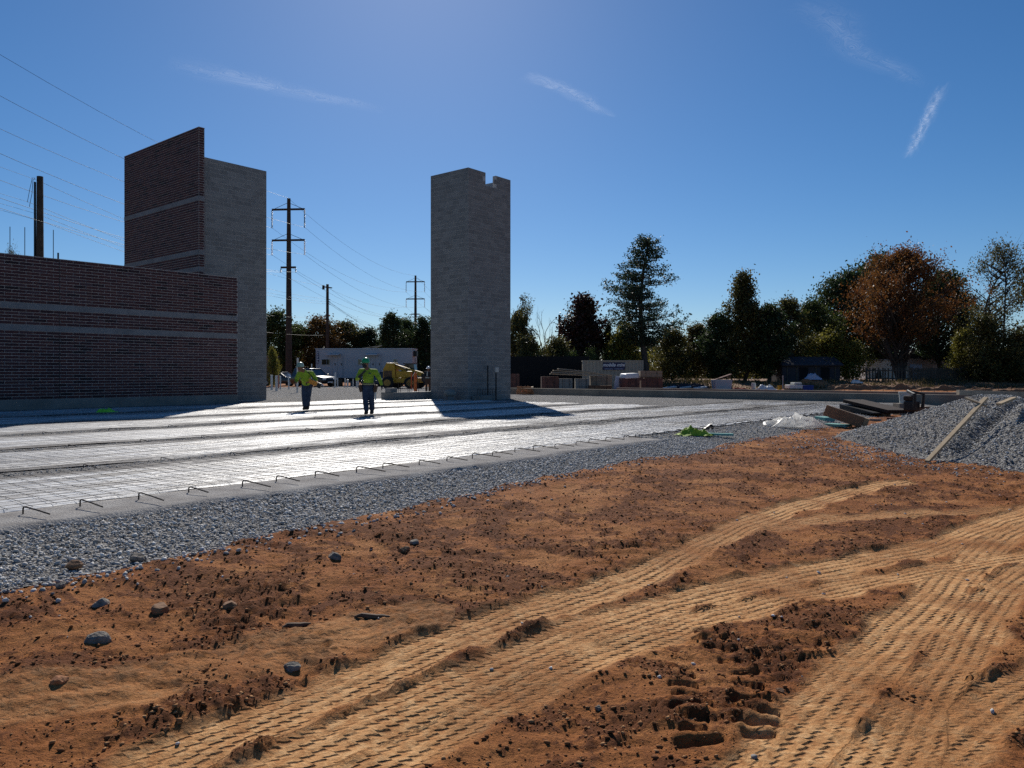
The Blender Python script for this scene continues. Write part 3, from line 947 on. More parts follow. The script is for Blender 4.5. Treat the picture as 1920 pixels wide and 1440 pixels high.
for a, b, L, an, lab in ((698, 1160, 0.21, 0.05, 'dark splintered wood scrap on the clay'), (556, 1172, 0.16, 0.5, 'thin dark twig half buried in the clay')):
    p = gpc(a, b); m = MB()
    rr = random.Random(a)
    m.tube([(L * (k / 5 - 0.5), 0.01 * math.sin(k * 2.1), 0.012 + 0.006 * math.sin(k * 1.3)) for k in range(6)], [0.005, 0.014, 0.018, 0.017, 0.014, 0.004], 6)
    o = m.build('wood_scrap', M['lumber_dark'], loc=(p.x, p.y, gz(p.x, p.y) + 0.004)); o.rotation_euler = (0, 0, an)
    tag(o, lab, 'wood scrap')

# ------------------------------------------------------------------ slab preparation: sheets, wire mesh, dowels
LANES = [(7.95, 10.62, 32.6), (11.12, 13.85, 32.6), (14.48, 17.35, 26.6), (18.0, 20.95, 26.5), (21.6, 24.75, 26.2), (25.35, 29.0, 26.0)]
ORD = ['nearest', 'second', 'third', 'fourth', 'fifth', 'farthest']


def sheet_z(u, v):
    return 0.008 + 0.016 * fbm(u * 0.5, v * 2.6, 81, 4, 0.6) + 0.010 * fbm(u * 1.4, v * 6, 83, 3)


def make_slab():
    mesh_lab = 'dark welded wire mesh laid on the %s white sheet'
    for i, (v0, v1, umax) in enumerate(LANES):
        us = np.arange(-9, umax + 0.01, 0.22 if i else 0.14); ts = np.linspace(0, 1, 26 if i else 34)
        U = np.repeat(us[None, :], len(ts), 0)
        e0 = v0 + (0.05 if i == 0 else 0.17) * fbm(us * 0.4, us * 0, 100 + i, 5); e1 = v1 + 0.17 * fbm(us * 0.4, us * 0, 120 + i, 5)
        Vv = e0[None, :] + (e1 - e0)[None, :] * ts[:, None]
        U = U + np.where(us[None, :] > umax - 0.3, 0.35 * vnoise(Vv * 2.5, Vv * 0, 9), 0)
        Z = sheet_z(U, Vv)
        Z = Z - 0.012 * ((ts[:, None] < 0.01) | (ts[:, None] > 0.99))
        Lx = U - 0.0; P = np.stack([Lx, Vv, Z], -1).reshape(-1, 3); c = U.shape[1]
        k = np.arange((len(ts) - 1) * c).reshape(-1, c)[:, :-1].ravel()
        ed = np.minimum(Vv - e0[None, :], (e1[None, :] - Vv)) if i else (e1[None, :] - Vv)
        far = 0.40 + 0.34 * fbm(U * 0.35, Vv * 0.6, 140 + i, 3)
        dirt = np.clip(1.3 * np.exp(-np.maximum(ed, 0) / np.maximum(far, 0.05)) + 1.25 * (fbm(U * 0.45, Vv * 2.2, 160 + i, 5, 0.68) - 0.10), 0, 0.92)
        me = np_mesh('vapor_sheet', P, np.stack([k, k + 1, k + c + 1, k + c], 1), M['sheet'], True, {'dirt': dirt.ravel()})
        o = link('vapor_sheet', me); o.rotation_euler = (0, 0, BROT)
        tag(o, 'white plastic sheet strip, %s from the concrete strip' % ('the one' if i == 0 else ORD[i]) if i else 'white plastic sheet strip next to the concrete strip', 'plastic sheet', 'white sheet strips')
        # welded wire
        m = MB(); r = 0.0026 if i == 0 else (0.0018 if i == 1 else 0.0012)
        step = 0.20 if i < 2 else 0.32
        for v in np.arange(v0 + 0.05, v1 - 0.02, step):
            uu = np.arange(-6 if i else -2, umax - 0.1, 1.1)
            zz = sheet_z(uu, np.full_like(uu, v)) + 0.008 + 0.006 * vnoise(uu, np.full_like(uu, v * 7), 4)
            m.tube([(a, v + 0.01 * math.sin(a * 1.3 + v * 9), b) for a, b in zip(uu, zz)], r, 3, False)
        for u in np.arange(-5.95 if i else -1.95, umax - 0.15, step):
            vv = np.linspace(v0 - 0.03, v1 + 0.03, 5)
            zz = sheet_z(np.full_like(vv, u), vv) + 0.012
            m.tube([(u + 0.012 * math.sin(a * 2 + u), a, b) for a, b in zip(vv, zz)], r, 3, False)
        me = bpy.data.meshes.new('wire_mesh'); me.from_pydata(m.v, [], m.f); me.materials.append(M['wire'])
        w = link('wire_mesh', me); w.rotation_euler = (0, 0, BROT)
        tag(w, mesh_lab % ORD[i], 'wire mesh', 'wire mesh mats')
    # bent dowels
    def dowel_mesh(L, h, r):
        m = MB(); m.tube([(0, 0, 0), (0, 0, h - 0.03), (0, -0.008, h - 0.009), (0, -0.035, h), (0.015, -L * 0.5, h * 0.86), (0.03, -L, h * 0.62)], r, 6)
        me = bpy.data.meshes.new('rebar_dowel'); me.from_pydata(m.v, [], m.f); me.materials.append(M['rebar'])
        return me
    dm = [dowel_mesh(0.44, 0.068, 0.0072), dowel_mesh(0.38, 0.060, 0.0072), dowel_mesh(0.50, 0.072, 0.0072)]
    rr = random.Random(5)
    rows = [(7.72, 1.4, 31.5, 0.535, 'bent rebar dowel in the near row along the concrete strip', 0.0)]
    for k, v in enumerate((10.9, 14.2, 17.7)):
        rows.append((v, -1.0 + k * 1.5, 19.0, 1.05 + 0.15 * k, 'bent rebar dowel in the dark gap behind the %s white strip' % ORD[k], -0.01))
    for v, ua, ub, st, lab, z in rows:
        u = ua; seen = 0; lab0 = lab
        while u < ub:
            uu = u + rr.uniform(-0.04, 0.04); vv = v + rr.uniform(-0.05, 0.05)
            p = B(uu, vv, z)
            o = link('rebar_dowel', dm[rr.randrange(3)], None, p)
            if v > 8: o.scale = (0.8, 0.8, 0.75)
            o.rotation_euler = (0, 0, BROT + rr.uniform(-0.09, 0.09))
            if v < 8 and p.x / p.y > -0.655:
                seen += 1
                sfx = 'th' if 10 < seen % 100 < 14 else {1: 'st', 2: 'nd', 3: 'rd'}.get(seen % 10, 'th')
                lab = 'bent rebar dowel on the concrete strip, %d%s from the left in the near row' % (seen, sfx) if seen <= 24 else 'small far dowel toward the right end of the near row'
            tag(o, lab, 'rebar', 'row of dowels ' + lab0.split(' in the ')[1])
            u += st
    # strips of stony debris in the gaps between sheets
    g = np.random.default_rng(2); PP = []; RR = []
    for (a0, a1, _), (b0, b1, _) in zip(LANES[:-1], LANES[1:]):
        n = 2200
        u = g.uniform(-3, 26, n); v = g.normal((a1 + b0) / 2, 0.2, n)
        PP.append(np.stack([SU * u - CU * v, CU * u + SU * v, g.uniform(-0.016, -0.002, n)], -1)); RR.append(g.uniform(0.008, 0.018, n))
    tag(scatter('loose_stones', np.concatenate(PP), np.concatenate(RR), M['stone'], 8, low=True), 'dark crushed stones in the gaps between white strips', 'gravel', kind='stuff')


make_slab()

# ------------------------------------------------------------------ masonry
def field(parent, axis, at, start, length, rows, blen, joint, proud, name, mat_o, mat_i, single=None, offset=0.0, skip=None, limit=300):
    """courses of bricks/blocks on the face at x=at (axis 'y') or y=at (axis 'x'); single(a, z) picks those that become own objects"""
    joined = MB(); singles = []
    def bx(mb, a0, a1, z0, z1):
        if axis == 'x': mb.box(a0, at - proud, z0, a1, at + 0.02, z1)
        else: mb.box(at - proud, a0, z0, at + 0.02, a1, z1)
    for ri, (z0, z1) in enumerate(rows):
        a = start - (blen * 0.5 if ri % 2 else 0.0) - offset
        while a < start + length - 0.01:
            a0 = max(a, start); a1 = min(a + blen, start + length)
            full = (a1 - a0) > blen - 1e-6
            if a1 - a0 > joint + 0.012 and not (skip and skip((a0 + a1) / 2, (z0 + z1) / 2)):
                if full and single and single(a0, z0): singles.append((a0, z0, z1))
                else: bx(joined, a0 + joint / 2, a1 - joint / 2, z0 + joint / 2, z1 - joint / 2)
            a += blen
    for a0, z0, z1 in singles[limit:]: bx(joined, a0 + joint / 2, a0 + blen - joint / 2, z0 + joint / 2, z1 - joint / 2)
    singles = singles[:limit]
    if singles:
        h = singles[0][2] - singles[0][1]
        mb = MB()
        if axis == 'x': mb.box(joint / 2, -proud, joint / 2, blen - joint / 2, 0.02, h - joint / 2)
        else: mb.box(-proud, joint / 2, joint / 2, 0.02, blen - joint / 2, h - joint / 2)
        first = mb.build(name, mat_o, parent)
        rr = random.Random(len(singles))
        for k, (a0, z0, z1) in enumerate(singles):
            o = first if k == 0 else link(name, first.data, parent)
            j = rr.uniform(-0.0018, 0.0018)
            o.location = (a0, at + j, z0) if axis == 'x' else (at + j, a0, z0)
    if joined.f:
        me = bpy.data.meshes.new(name + '_field'); me.from_pydata(joined.v, [], joined.f); me.materials.append(mat_i)
        tag(link(name + '_field', me, parent), kind='stuff')


def rows_of(z0, n, h): return [(z0 + i * h, z0 + (i + 1) * h) for i in range(n)]


CH, BLN = 0.108, 0.432


def stones(parent, axis, at, start, length, z0, z1, proud, plen=0.864):
    a = start; first = None
    while a < start + length - 0.02:
        b = min(a + plen, start + length)
        mb = MB()
        if axis == 'x': mb.box(a + 0.002, at - proud, z0 + 0.004, b - 0.002, at + 0.02, z1 - 0.004)
        else: mb.box(at - proud, a + 0.002, z0 + 0.004, at + 0.02, b - 0.002, z1 - 0.004)
        mb.build('band_stone', M['band'], parent)
        a = b


def low_wall():
    u0, v0 = 2.0, 29.9
    t = thing('brick_wall', 'long low dark brick wall with two pale bands at left', 'wall', B(u0, v0), BROT)
    L = 17.8 - u0
    MB().box(0, 0.0, 0.30, L, 0.38, 5.31).build('mortar_core', M['mortar'], t)
    MB().box(-0.02, -0.05, -0.25, L + 0.004, 0.42, 0.342).build('concrete_base', M['concrete'], t, bevel=0.01)
    z = 0.342
    r1 = rows_of(z, 22, CH); z += 22 * CH
    b1 = (z, z + 0.216); z += 0.216
    r2 = rows_of(z, 5, CH); z += 5 * CH
    b2 = (z, z + 0.216); z += 0.216
    r3 = rows_of(z, 15, CH)
    field(t, 'x', 0.0, 0.0, L, r1 + r2 + r3, BLN, 0.020, 0.011, 'brick', M['brick_o'], M['brick_i'],
          single=lambda a, zz: 7.0 <= a < 9.95)
    for a, b in (b1, b2): stones(t, 'x', 0.0, 0.0, L, a, b, 0.016)
    MB().box(10.84 - u0 - 0.008, -0.0135, 0.345, 10.84 - u0 + 0.008, 0.0, 5.305).build('control_joint', M['black'], t)
    MB().box(0, -0.012, 5.312, L, 0.39, 5.33).build('wall_cap', M['mortar'], t)


low_wall()


def tower_brick():
    t = thing('brick_tower', 'tall stair tower with brick side wing and grey block face at left', 'tower', B(17.3, 32.2), BROT)
    MB().box(0.25, 0.2, -0.2, 3.5, 7.3, 10.9).build('block_core', M['mortar_g'], t)
    MB().box(0.0, 0.0, -0.2, 0.262, 7.3, 12.1).build('brick_wing', M['mortar'], t)
    rows = rows_of(0.0, 53, 10.9 / 53)
    field(t, 'x', 0.2, 0.262, 3.238, rows, 0.4072, 0.016, 0.006, 'block', M['cmu_o'], M['cmu_i'], single=lambda a, z: z > 3.2)
    z = 0.342 + 42 * CH
    R1 = rows_of(z, 8, CH); z += 8 * CH
    bC = (z, z + 0.216); z += 0.216
    R2 = rows_of(z, 5, CH); z += 5 * CH
    bB = (z, z + 0.216); z += 0.216
    R3 = rows_of(z, 20, CH); z += 20 * CH
    bA = (z, z + 0.216); z += 0.216
    R4 = rows_of(z, 28, CH)
    rows = R1 + R2 + R3 + R4
    field(t, 'y', 0.0, 0.0, 7.3, rows, BLN, 0.022, 0.011, 'brick', M['brick_o'], M['brick_i'], single=lambda a, z: a < 2.6 and z > 7.2)
    field(t, 'x', 0.0, 0.0, 0.262, rows, BLN, 0.022, 0.010, 'end_brick', M['brick_o'], M['brick_i'])
    for a, b in (bA, bB, bC):
        stones(t, 'y', 0.0, 0.0, 7.3, a, b, 0.016)
        stones(t, 'x', 0.0, 0.0, 0.262, a, b, 0.015)
    MB().box(-0.012, -0.012, 12.1, 0.27, 7.3, 12.125).build('wall_cap', M['mortar'], t)


tower_brick()


def tower_block():
    w, d, h, k = 3.1, 2.5, 10.9, 0.2
    t = thing('block_tower', 'free standing grey concrete block tower with notched top', 'tower', B(26.43, 24.5), BROT)
    ch = h / 53
    n0, n1, zn = 3 * 0.4072, 3 * 0.4072 + 0.75, h - 3 * ch
    m = MB()
    m.box(0, 0, -0.2, n0, k, h); m.box(n1, 0, -0.2, w, k, h); m.box(n0, 0.002, -0.2, n1, k, zn)
    m.box(0, k, -0.2, k, d, h); m.box(w - k, k, -0.2, w, d, h); m.box(k, d - k, -0.2, w - k, d, h)
    m.build('block_core', M['mortar_g'], t)
    rows = rows_of(0.0, 53, ch)
    field(t, 'x', 0.0, 0.0, w, rows, 0.4072, 0.016, 0.006, 'block', M['cmu_o'], M['cmu_i'], single=lambda a, z: z > 6.1,
          skip=lambda a, z: n0 - 0.05 < a < n1 + 0.05 and z > zn, limit=150)
    field(t, 'y', 0.0, 0.0, d, rows, 0.4072, 0.016, 0.006, 'block', M['cmu_o'], M['cmu_i'], single=lambda a, z: z > 4.9, limit=150)


tower_block()


def stem_wall(u, va, vbb, h, label, z=-0.15):
    t = thing('stem_wall', label, 'wall', B(u, va), BROT)
    v = 0.0; L = vbb - va
    while v < L:
        e = min(v + 4.2, L)
        MB().box(0, v + 0.004, z, 0.3, e - 0.004, h).build('wall_section', M['concrete_tan'], t, bevel=0.012)
        v = e


stem_wall(36.0, 1.5, 31.5, 0.36, 'near low concrete stem wall behind the white sheets')
stem_wall(43.5, 2.0, 27.0, 0.30, 'farther low concrete stem wall in front of the pallets')
# ------------------------------------------------------------------ trees
def leaf_quads(Cn, sig, per, size, g, flatz=1.0, droop=0.0):
    n = len(Cn) * per
    c = np.repeat(Cn, per, 0)
    s = np.repeat(sig, per)[:, None]
    p = c + g.normal(size=(n, 3)) * s * np.array([1, 1, flatz])
    a = g.normal(size=(n, 3)); a /= np.linalg.norm(a, axis=1)[:, None]
    b = np.cross(a, g.normal(size=(n, 3))); b /= np.linalg.norm(b, axis=1)[:, None] + 1e-9
    L = (size * g.uniform(0.6, 1.35, n))[:, None]; Wd = L * g.uniform(0.45, 0.75, (n, 1))
    V = np.stack([p - a * L, p - b * Wd + a * L * 0.1, p + a * L, p + b * Wd + a * L * 0.1], 1)
    F = np.arange(n * 4).reshape(n, 4)
    return V.reshape(-1, 3), F


def bend(p0, p1, k, g, up=0.0):
    p0 = np.array(p0, float); p1 = np.array(p1, float); d = p1 - p0; L = np.linalg.norm(d)
    pts = []
    w = g.normal(size=3) * L * 0.06
    for i in range(k + 1):
        t = i / k
        q = p0 + d * t + w * math.sin(math.pi * t) + np.array([0, 0, up * L * math.sin(math.pi * t)])
        pts.append(tuple(q))
    return pts


PROFILE = {
    'round': lambda t: max(0.0, math.sin(math.pi * min(1, 0.08 + 0.90 * t))) ** 0.6,
    'oval': lambda t: max(0.0, math.sin(math.pi * (0.06 + 0.92 * t ** 1.1))) ** 0.75,
    'vase': lambda t: 0.35 + 0.75 * math.sin(math.pi * min(0.97, 0.12 + 0.72 * t)) if t < 0.9 else 0.6,
    'cone': lambda t: (1 - t) ** 0.8 * 0.95 + 0.08,
    'bush': lambda t: max(0.15, (1 - t ** 2.2)) ** 0.6,
    'tuft': lambda t: 0.35 if t < 0.62 else 1.0 * math.sin(math.pi * min(1, (t - 0.55) / 0.47)),
}


def gen_tree(seed, Ht, R, prof, z0f, clusters, per, leaf, sig, tr=0.18, lean=0.3, stems=1, bark='bark', leafmat='leaf_green', lump=0.42):
    g = np.random.default_rng(seed); f = PROFILE[prof]
    mb = MB(); Cn = []; Sg = []
    z0 = z0f * Ht
    tops = []
    for s in range(stems):
        a = 6.28 * s / max(stems, 1) + g.uniform(0, 1); off = 0.0 if stems == 1 else R * 0.28
        top = np.array([math.cos(a) * off + g.normal() * lean * 0.4, math.sin(a) * off + g.normal() * lean * 0.4, Ht * (0.93 if stems == 1 else 0.8)])
        b0 = np.array([math.cos(a) * 0.05 * (stems > 1), math.sin(a) * 0.05 * (stems > 1), -0.3])
        pts = bend(b0, top, 9, g)
        mb.tube(pts, [tr * (1.25 if i == 0 else 1.0) * (1 - i / 9.6) ** 0.8 / (1 if stems == 1 else 1.25) + 0.012 for i in range(10)], 7)
        tops.append(pts)
    for c in range(clusters):
        t = g.uniform(0, 1) ** 0.85
        z = z0 + t * (Ht - z0) * 0.97
        ang = g.uniform(0, 2 * math.pi)
        lob = 1 + lump * math.sin(ang * 3 + seed) * math.cos(t * 7 + seed * 1.7) + g.normal() * 0.09
        rr = R * f(t) * lob * g.uniform(0.25, 1.0) ** 0.45
        q = np.array([rr * math.cos(ang), rr * math.sin(ang), z])
        pts = tops[c % stems]
        zz = max(0.12 * Ht, z - rr * g.uniform(0.5, 0.9))
        k = min(9, max(0, (zz + 0.3) / (pts[-1][2] + 0.3) * 9)); i = int(k)
        a = np.array(pts[i]); b = np.array(pts[min(i + 1, 9)]); st = a + (b - a) * (k - i)
        L = np.linalg.norm(q - st)
        br = bend(st, q, 4, g, 0.05)
        r0 = min(tr * 0.4, 0.012 + 0.018 * L)
        mb.tube(br, [r0, r0 * 0.75, r0 * 0.5, r0 * 0.35, 0.008], 4, False)
        Cn.append(q); Sg.append(sig * g.uniform(0.7, 1.35))
        if L > 1.0 and per:
            m = np.array(br[3]); Cn.append(m + g.normal(size=3) * 0.15); Sg.append(sig * 0.8)
        for _ in range(2):                         # twigs
            e = q + g.normal(size=3) * sig * 1.2
            mb.tube([tuple(np.array(br[3])), tuple((np.array(br[3]) + e) / 2 + g.normal(size=3) * 0.05), tuple(e)], [r0 * 0.3, 0.01, 0.005], 3, False)
    tme = bpy.data.meshes.new('trunk'); tme.from_pydata(mb.v, [], mb.f); tme.materials.append(M[bark])
    cme = None
    if per:
        V, F = leaf_quads(np.array(Cn), np.array(Sg), per, leaf, g)
        V[:, 2] = np.maximum(V[:, 2], 0.02)
        cme = np_mesh('crown', V, F, M[leafmat])
    return tme, cme


def gen_pine(seed, Ht, R):
    g = np.random.default_rng(seed); mb = MB(); Cn = []; Sg = []
    pts = bend((0, 0, -0.3), (0.25, 0.1, Ht * 0.985), 12, g)
    mb.tube(pts, [0.30 * (1 - i / 12.5) ** 0.8 + 0.015 for i in range(13)], 8)
    z = Ht * 0.24
    while z < Ht * 0.985:
        t = (z - Ht * 0.27) / (Ht * 0.73)
        for b in range(int(2 + 2 * (1 - t)) + 1):
            ang = g.uniform(0, 6.283)
            env = R * (0.20 + 0.88 * (1 - t) ** 0.72) * (1.0 if t > 0.12 else 0.55 + 3.5 * t)
            if g.uniform() < 0.4: env *= g.uniform(0.35, 0.75)
            env *= 1 + 0.16 * math.sin(ang * 2 + z * 1.1)
            L = env * g.uniform(0.66, 1.1)
            k = min(11.99, (z + 0.3) / (Ht + 0.3) * 12); i = int(k)
            st = np.array(pts[i]) + (np.array(pts[i + 1]) - np.array(pts[i])) * (k - i)
            d = np.array([math.cos(ang), math.sin(ang), 0.0])
            br = [st, st + d * L * 0.35 + np.array([0, 0, -0.02 * L]), st + d * L * 0.7 + np.array([0, 0, 0.02 * L]), st + d * L + np.array([0, 0, 0.16 * L + 0.1])]
            mb.tube([tuple(p) for p in br], [0.055 * (1 - t) + 0.018, 0.04 * (1 - t) + 0.014, 0.02, 0.008], 4, False)
            for s in np.linspace(0.26, 1.0, int(4 + L * 2.0)):
                j = min(2, int(s * 3)); q = br[j] + (br[j + 1] - br[j]) * (s * 3 - j)
                side = np.array([-d[1], d[0], 0]) * g.normal() * 0.30 * L * (1.1 - 0.5 * s)
                Cn.append(q + side + np.array([0, 0, g.normal() * 0.12 + 0.06])); Sg.append(0.22 * g.uniform(0.7, 1.3))
                mb.tube([tuple(br[j]), tuple(q + side)], [0.014, 0.005], 3, False)
        z += Ht * 0.021 * g.uniform(0.6, 1.4)
    tme = bpy.data.meshes.new('trunk'); tme.from_pydata(mb.v, [], mb.f); tme.materials.append(M['bark'])
    Cn = np.array(Cn); Sg = np.array(Sg)
    V, F = leaf_quads(Cn, Sg, 22, 0.095, g, 0.6)
    return tme, np_mesh('crown', V, F, M['leaf_pine'])


def gen_bare(seed, Ht, R, leaves=0, leafmat='leaf_olive', fork=0.35):
    g = np.random.default_rng(seed); mb = MB(); tips = []

    def grow(p, d, L, r, lev):
        k = 4; pts = [p]; q = np.array(p, float); dd = d.copy()
        for i in range(k):
            dd = dd + g.normal(size=3) * 0.16 + np.array([0, 0, 0.05]); dd /= np.linalg.norm(dd)
            q = q + dd * L / k; pts.append(q.copy())
        mb.tube([tuple(x) for x in pts], [r * (1 - 0.45 * i / k) for i in range(k + 1)], 6 if lev < 2 else 3, False)
        tips.append(pts[-1]); tips.append(pts[2])
        if lev >= 4: return
        n = 3 if lev < 3 else 2
        for i in range(n + (lev == 0)):
            s = pts[2 + (i % 3)] if lev else pts[2 + min(2, i)]
            a = g.uniform(0, 6.28); sp = 0.55 + 0.25 * g.uniform()
            o = np.array([math.cos(a), math.sin(a), 0.15]); nd = dd + o * sp; nd /= np.linalg.norm(nd)
            grow(s, nd, L * g.uniform(0.55, 0.8), r * 0.55, lev + 1)
    grow(np.array([0, 0, -0.3]), np.array([0.02, 0.0, 1.0]), Ht * fork, 0.02 * Ht, 0)
    V = np.array(mb.v); top = V[:, 2].max(); rad = np.percentile(np.hypot(V[:, 0], V[:, 1]), 97)
    sc = np.array([R / rad, R / rad, Ht / top]); V = V * sc
    tme = bpy.data.meshes.new('trunk'); tme.from_pydata([tuple(v) for v in V], [], mb.f); tme.materials.append(M['bark'])
    cme = None
    if leaves:
        T = np.array(tips) * sc; T = T[T[:, 2] > Ht * 0.3]
        V, F = leaf_quads(T, np.full(len(T), 0.3), leaves, 0.11, g)
        cme = np_mesh('crown', V, F, M[leafmat])
    return tme, cme


VAR = {
    'green': gen_tree(1, 9.0, 2.6, 'round', 0.18, 130, 66, 0.125, 0.36, leafmat='leaf_green', lump=0.5),
    'green2': gen_tree(2, 9.0, 2.7, 'oval', 0.12, 130, 66, 0.125, 0.36, leafmat='leaf_olive', lump=0.55),
    'dark': gen_tree(3, 9.0, 2.0, 'oval', 0.1, 120, 72, 0.125, 0.32, leafmat='leaf_dark', lump=0.5),
    'darkcone': gen_tree(4, 9.0, 1.9, 'cone', 0.06, 120, 66, 0.115, 0.29, leafmat='leaf_dark', lump=0.5),
    'oak': gen_tree(5, 11.0, 3.6, 'round', 0.22, 150, 80, 0.135, 0.44, tr=0.3, leafmat='leaf_dark', lump=0.6),
    'orange': gen_tree(6, 9.0, 2.8, 'round', 0.14, 130, 66, 0.125, 0.38, leafmat='leaf_orange', lump=0.5),
    'maple': gen_tree(7, 12.0, 5.0, 'round', 0.34, 240, 60, 0.10, 0.40, tr=0.30, stems=5, leafmat='leaf_rust', lump=0.75),
    'maroon': gen_tree(8, 8.0, 2.5, 'cone', 0.05, 170, 62, 0.125, 0.31, leafmat='leaf_maroon', lump=0.7),
    'yellow': gen_tree(9, 5.0, 1.9, 'bush', 0.05, 90, 62, 0.105, 0.27, tr=0.07, stems=3, leafmat='leaf_yellow', lump=0.5),
    'olive': gen_tree(10, 5.0, 2.0, 'bush', 0.03, 90, 62, 0.105, 0.28, tr=0.07, stems=3, leafmat='leaf_olive', lump=0.5),
    'shrub': gen_tree(11, 3.0, 1.5, 'bush', 0.02, 70, 50, 0.07, 0.22, tr=0.05, stems=3, leafmat='leaf_green', lump=0.5),
    'ivy': gen_tree(12, 10.5, 2.8, 'cone', 0.04, 180, 62, 0.125, 0.34, leafmat='leaf_olive', lump=0.65),
    'tuft': gen_tree(13, 9.0, 1.1, 'tuft', 0.35, 34, 40, 0.09, 0.24, tr=0.13, leafmat='leaf_olive'),
    'thin': gen_tree(14, 12.0, 3.2, 'oval', 0.25, 130, 26, 0.09, 0.45, tr=0.16, stems=3, leafmat='leaf_olive', lump=0.6),
    'pine': gen_pine(15, 15.0, 3.9),
    'bare': gen_bare(16, 8.0, 2.3),
    'bare2': gen_bare(17, 8.0, 2.2, 2, 'leaf_olive'),
    'bareleaf': gen_bare(18, 13.0, 3.4, 5, 'leaf_olive', 0.4),
}
VDIM = {'green': (9, 2.6), 'green2': (9, 2.7), 'dark': (9, 2.0), 'darkcone': (9, 1.9), 'oak': (11, 3.6), 'orange': (9, 2.8), 'maple': (12, 5.0), 'maroon': (8, 2.5), 'yellow': (5, 1.9),
        'olive': (5, 2.0), 'shrub': (3, 1.5), 'ivy': (10.5, 2.8), 'tuft': (9, 1.1), 'thin': (12, 3.2), 'pine': (15, 3.9), 'bare': (8, 2.3), 'bare2': (8, 2.2), 'bareleaf': (13, 3.4)}


def rise(x, y): return 0.55 * float(sstep(61, 69, np.array(float(y)))) * float(sstep(8, 15, np.array(float(x))))


def tree(name, var, px, d, top, hw, label, group='trees along the site edge'):
    p = dp(px, d); z = gzb(p.x, p.y) + rise(p.x, p.y)
    H, R = VDIM[var]
    sz = (zat(top, d) - z) / H; sx = hw / 1440.0 * d / R
    o = thing(name, label, 'tree' if 'shrub' not in name else 'shrub', (p.x, p.y, z), (px * 7.13) % 6.28, group)
    o.scale = (sx, sx, sz)
    t, c = VAR[var]
    link('trunk', t, o)
    if c: link('crown', c, o)
    return o


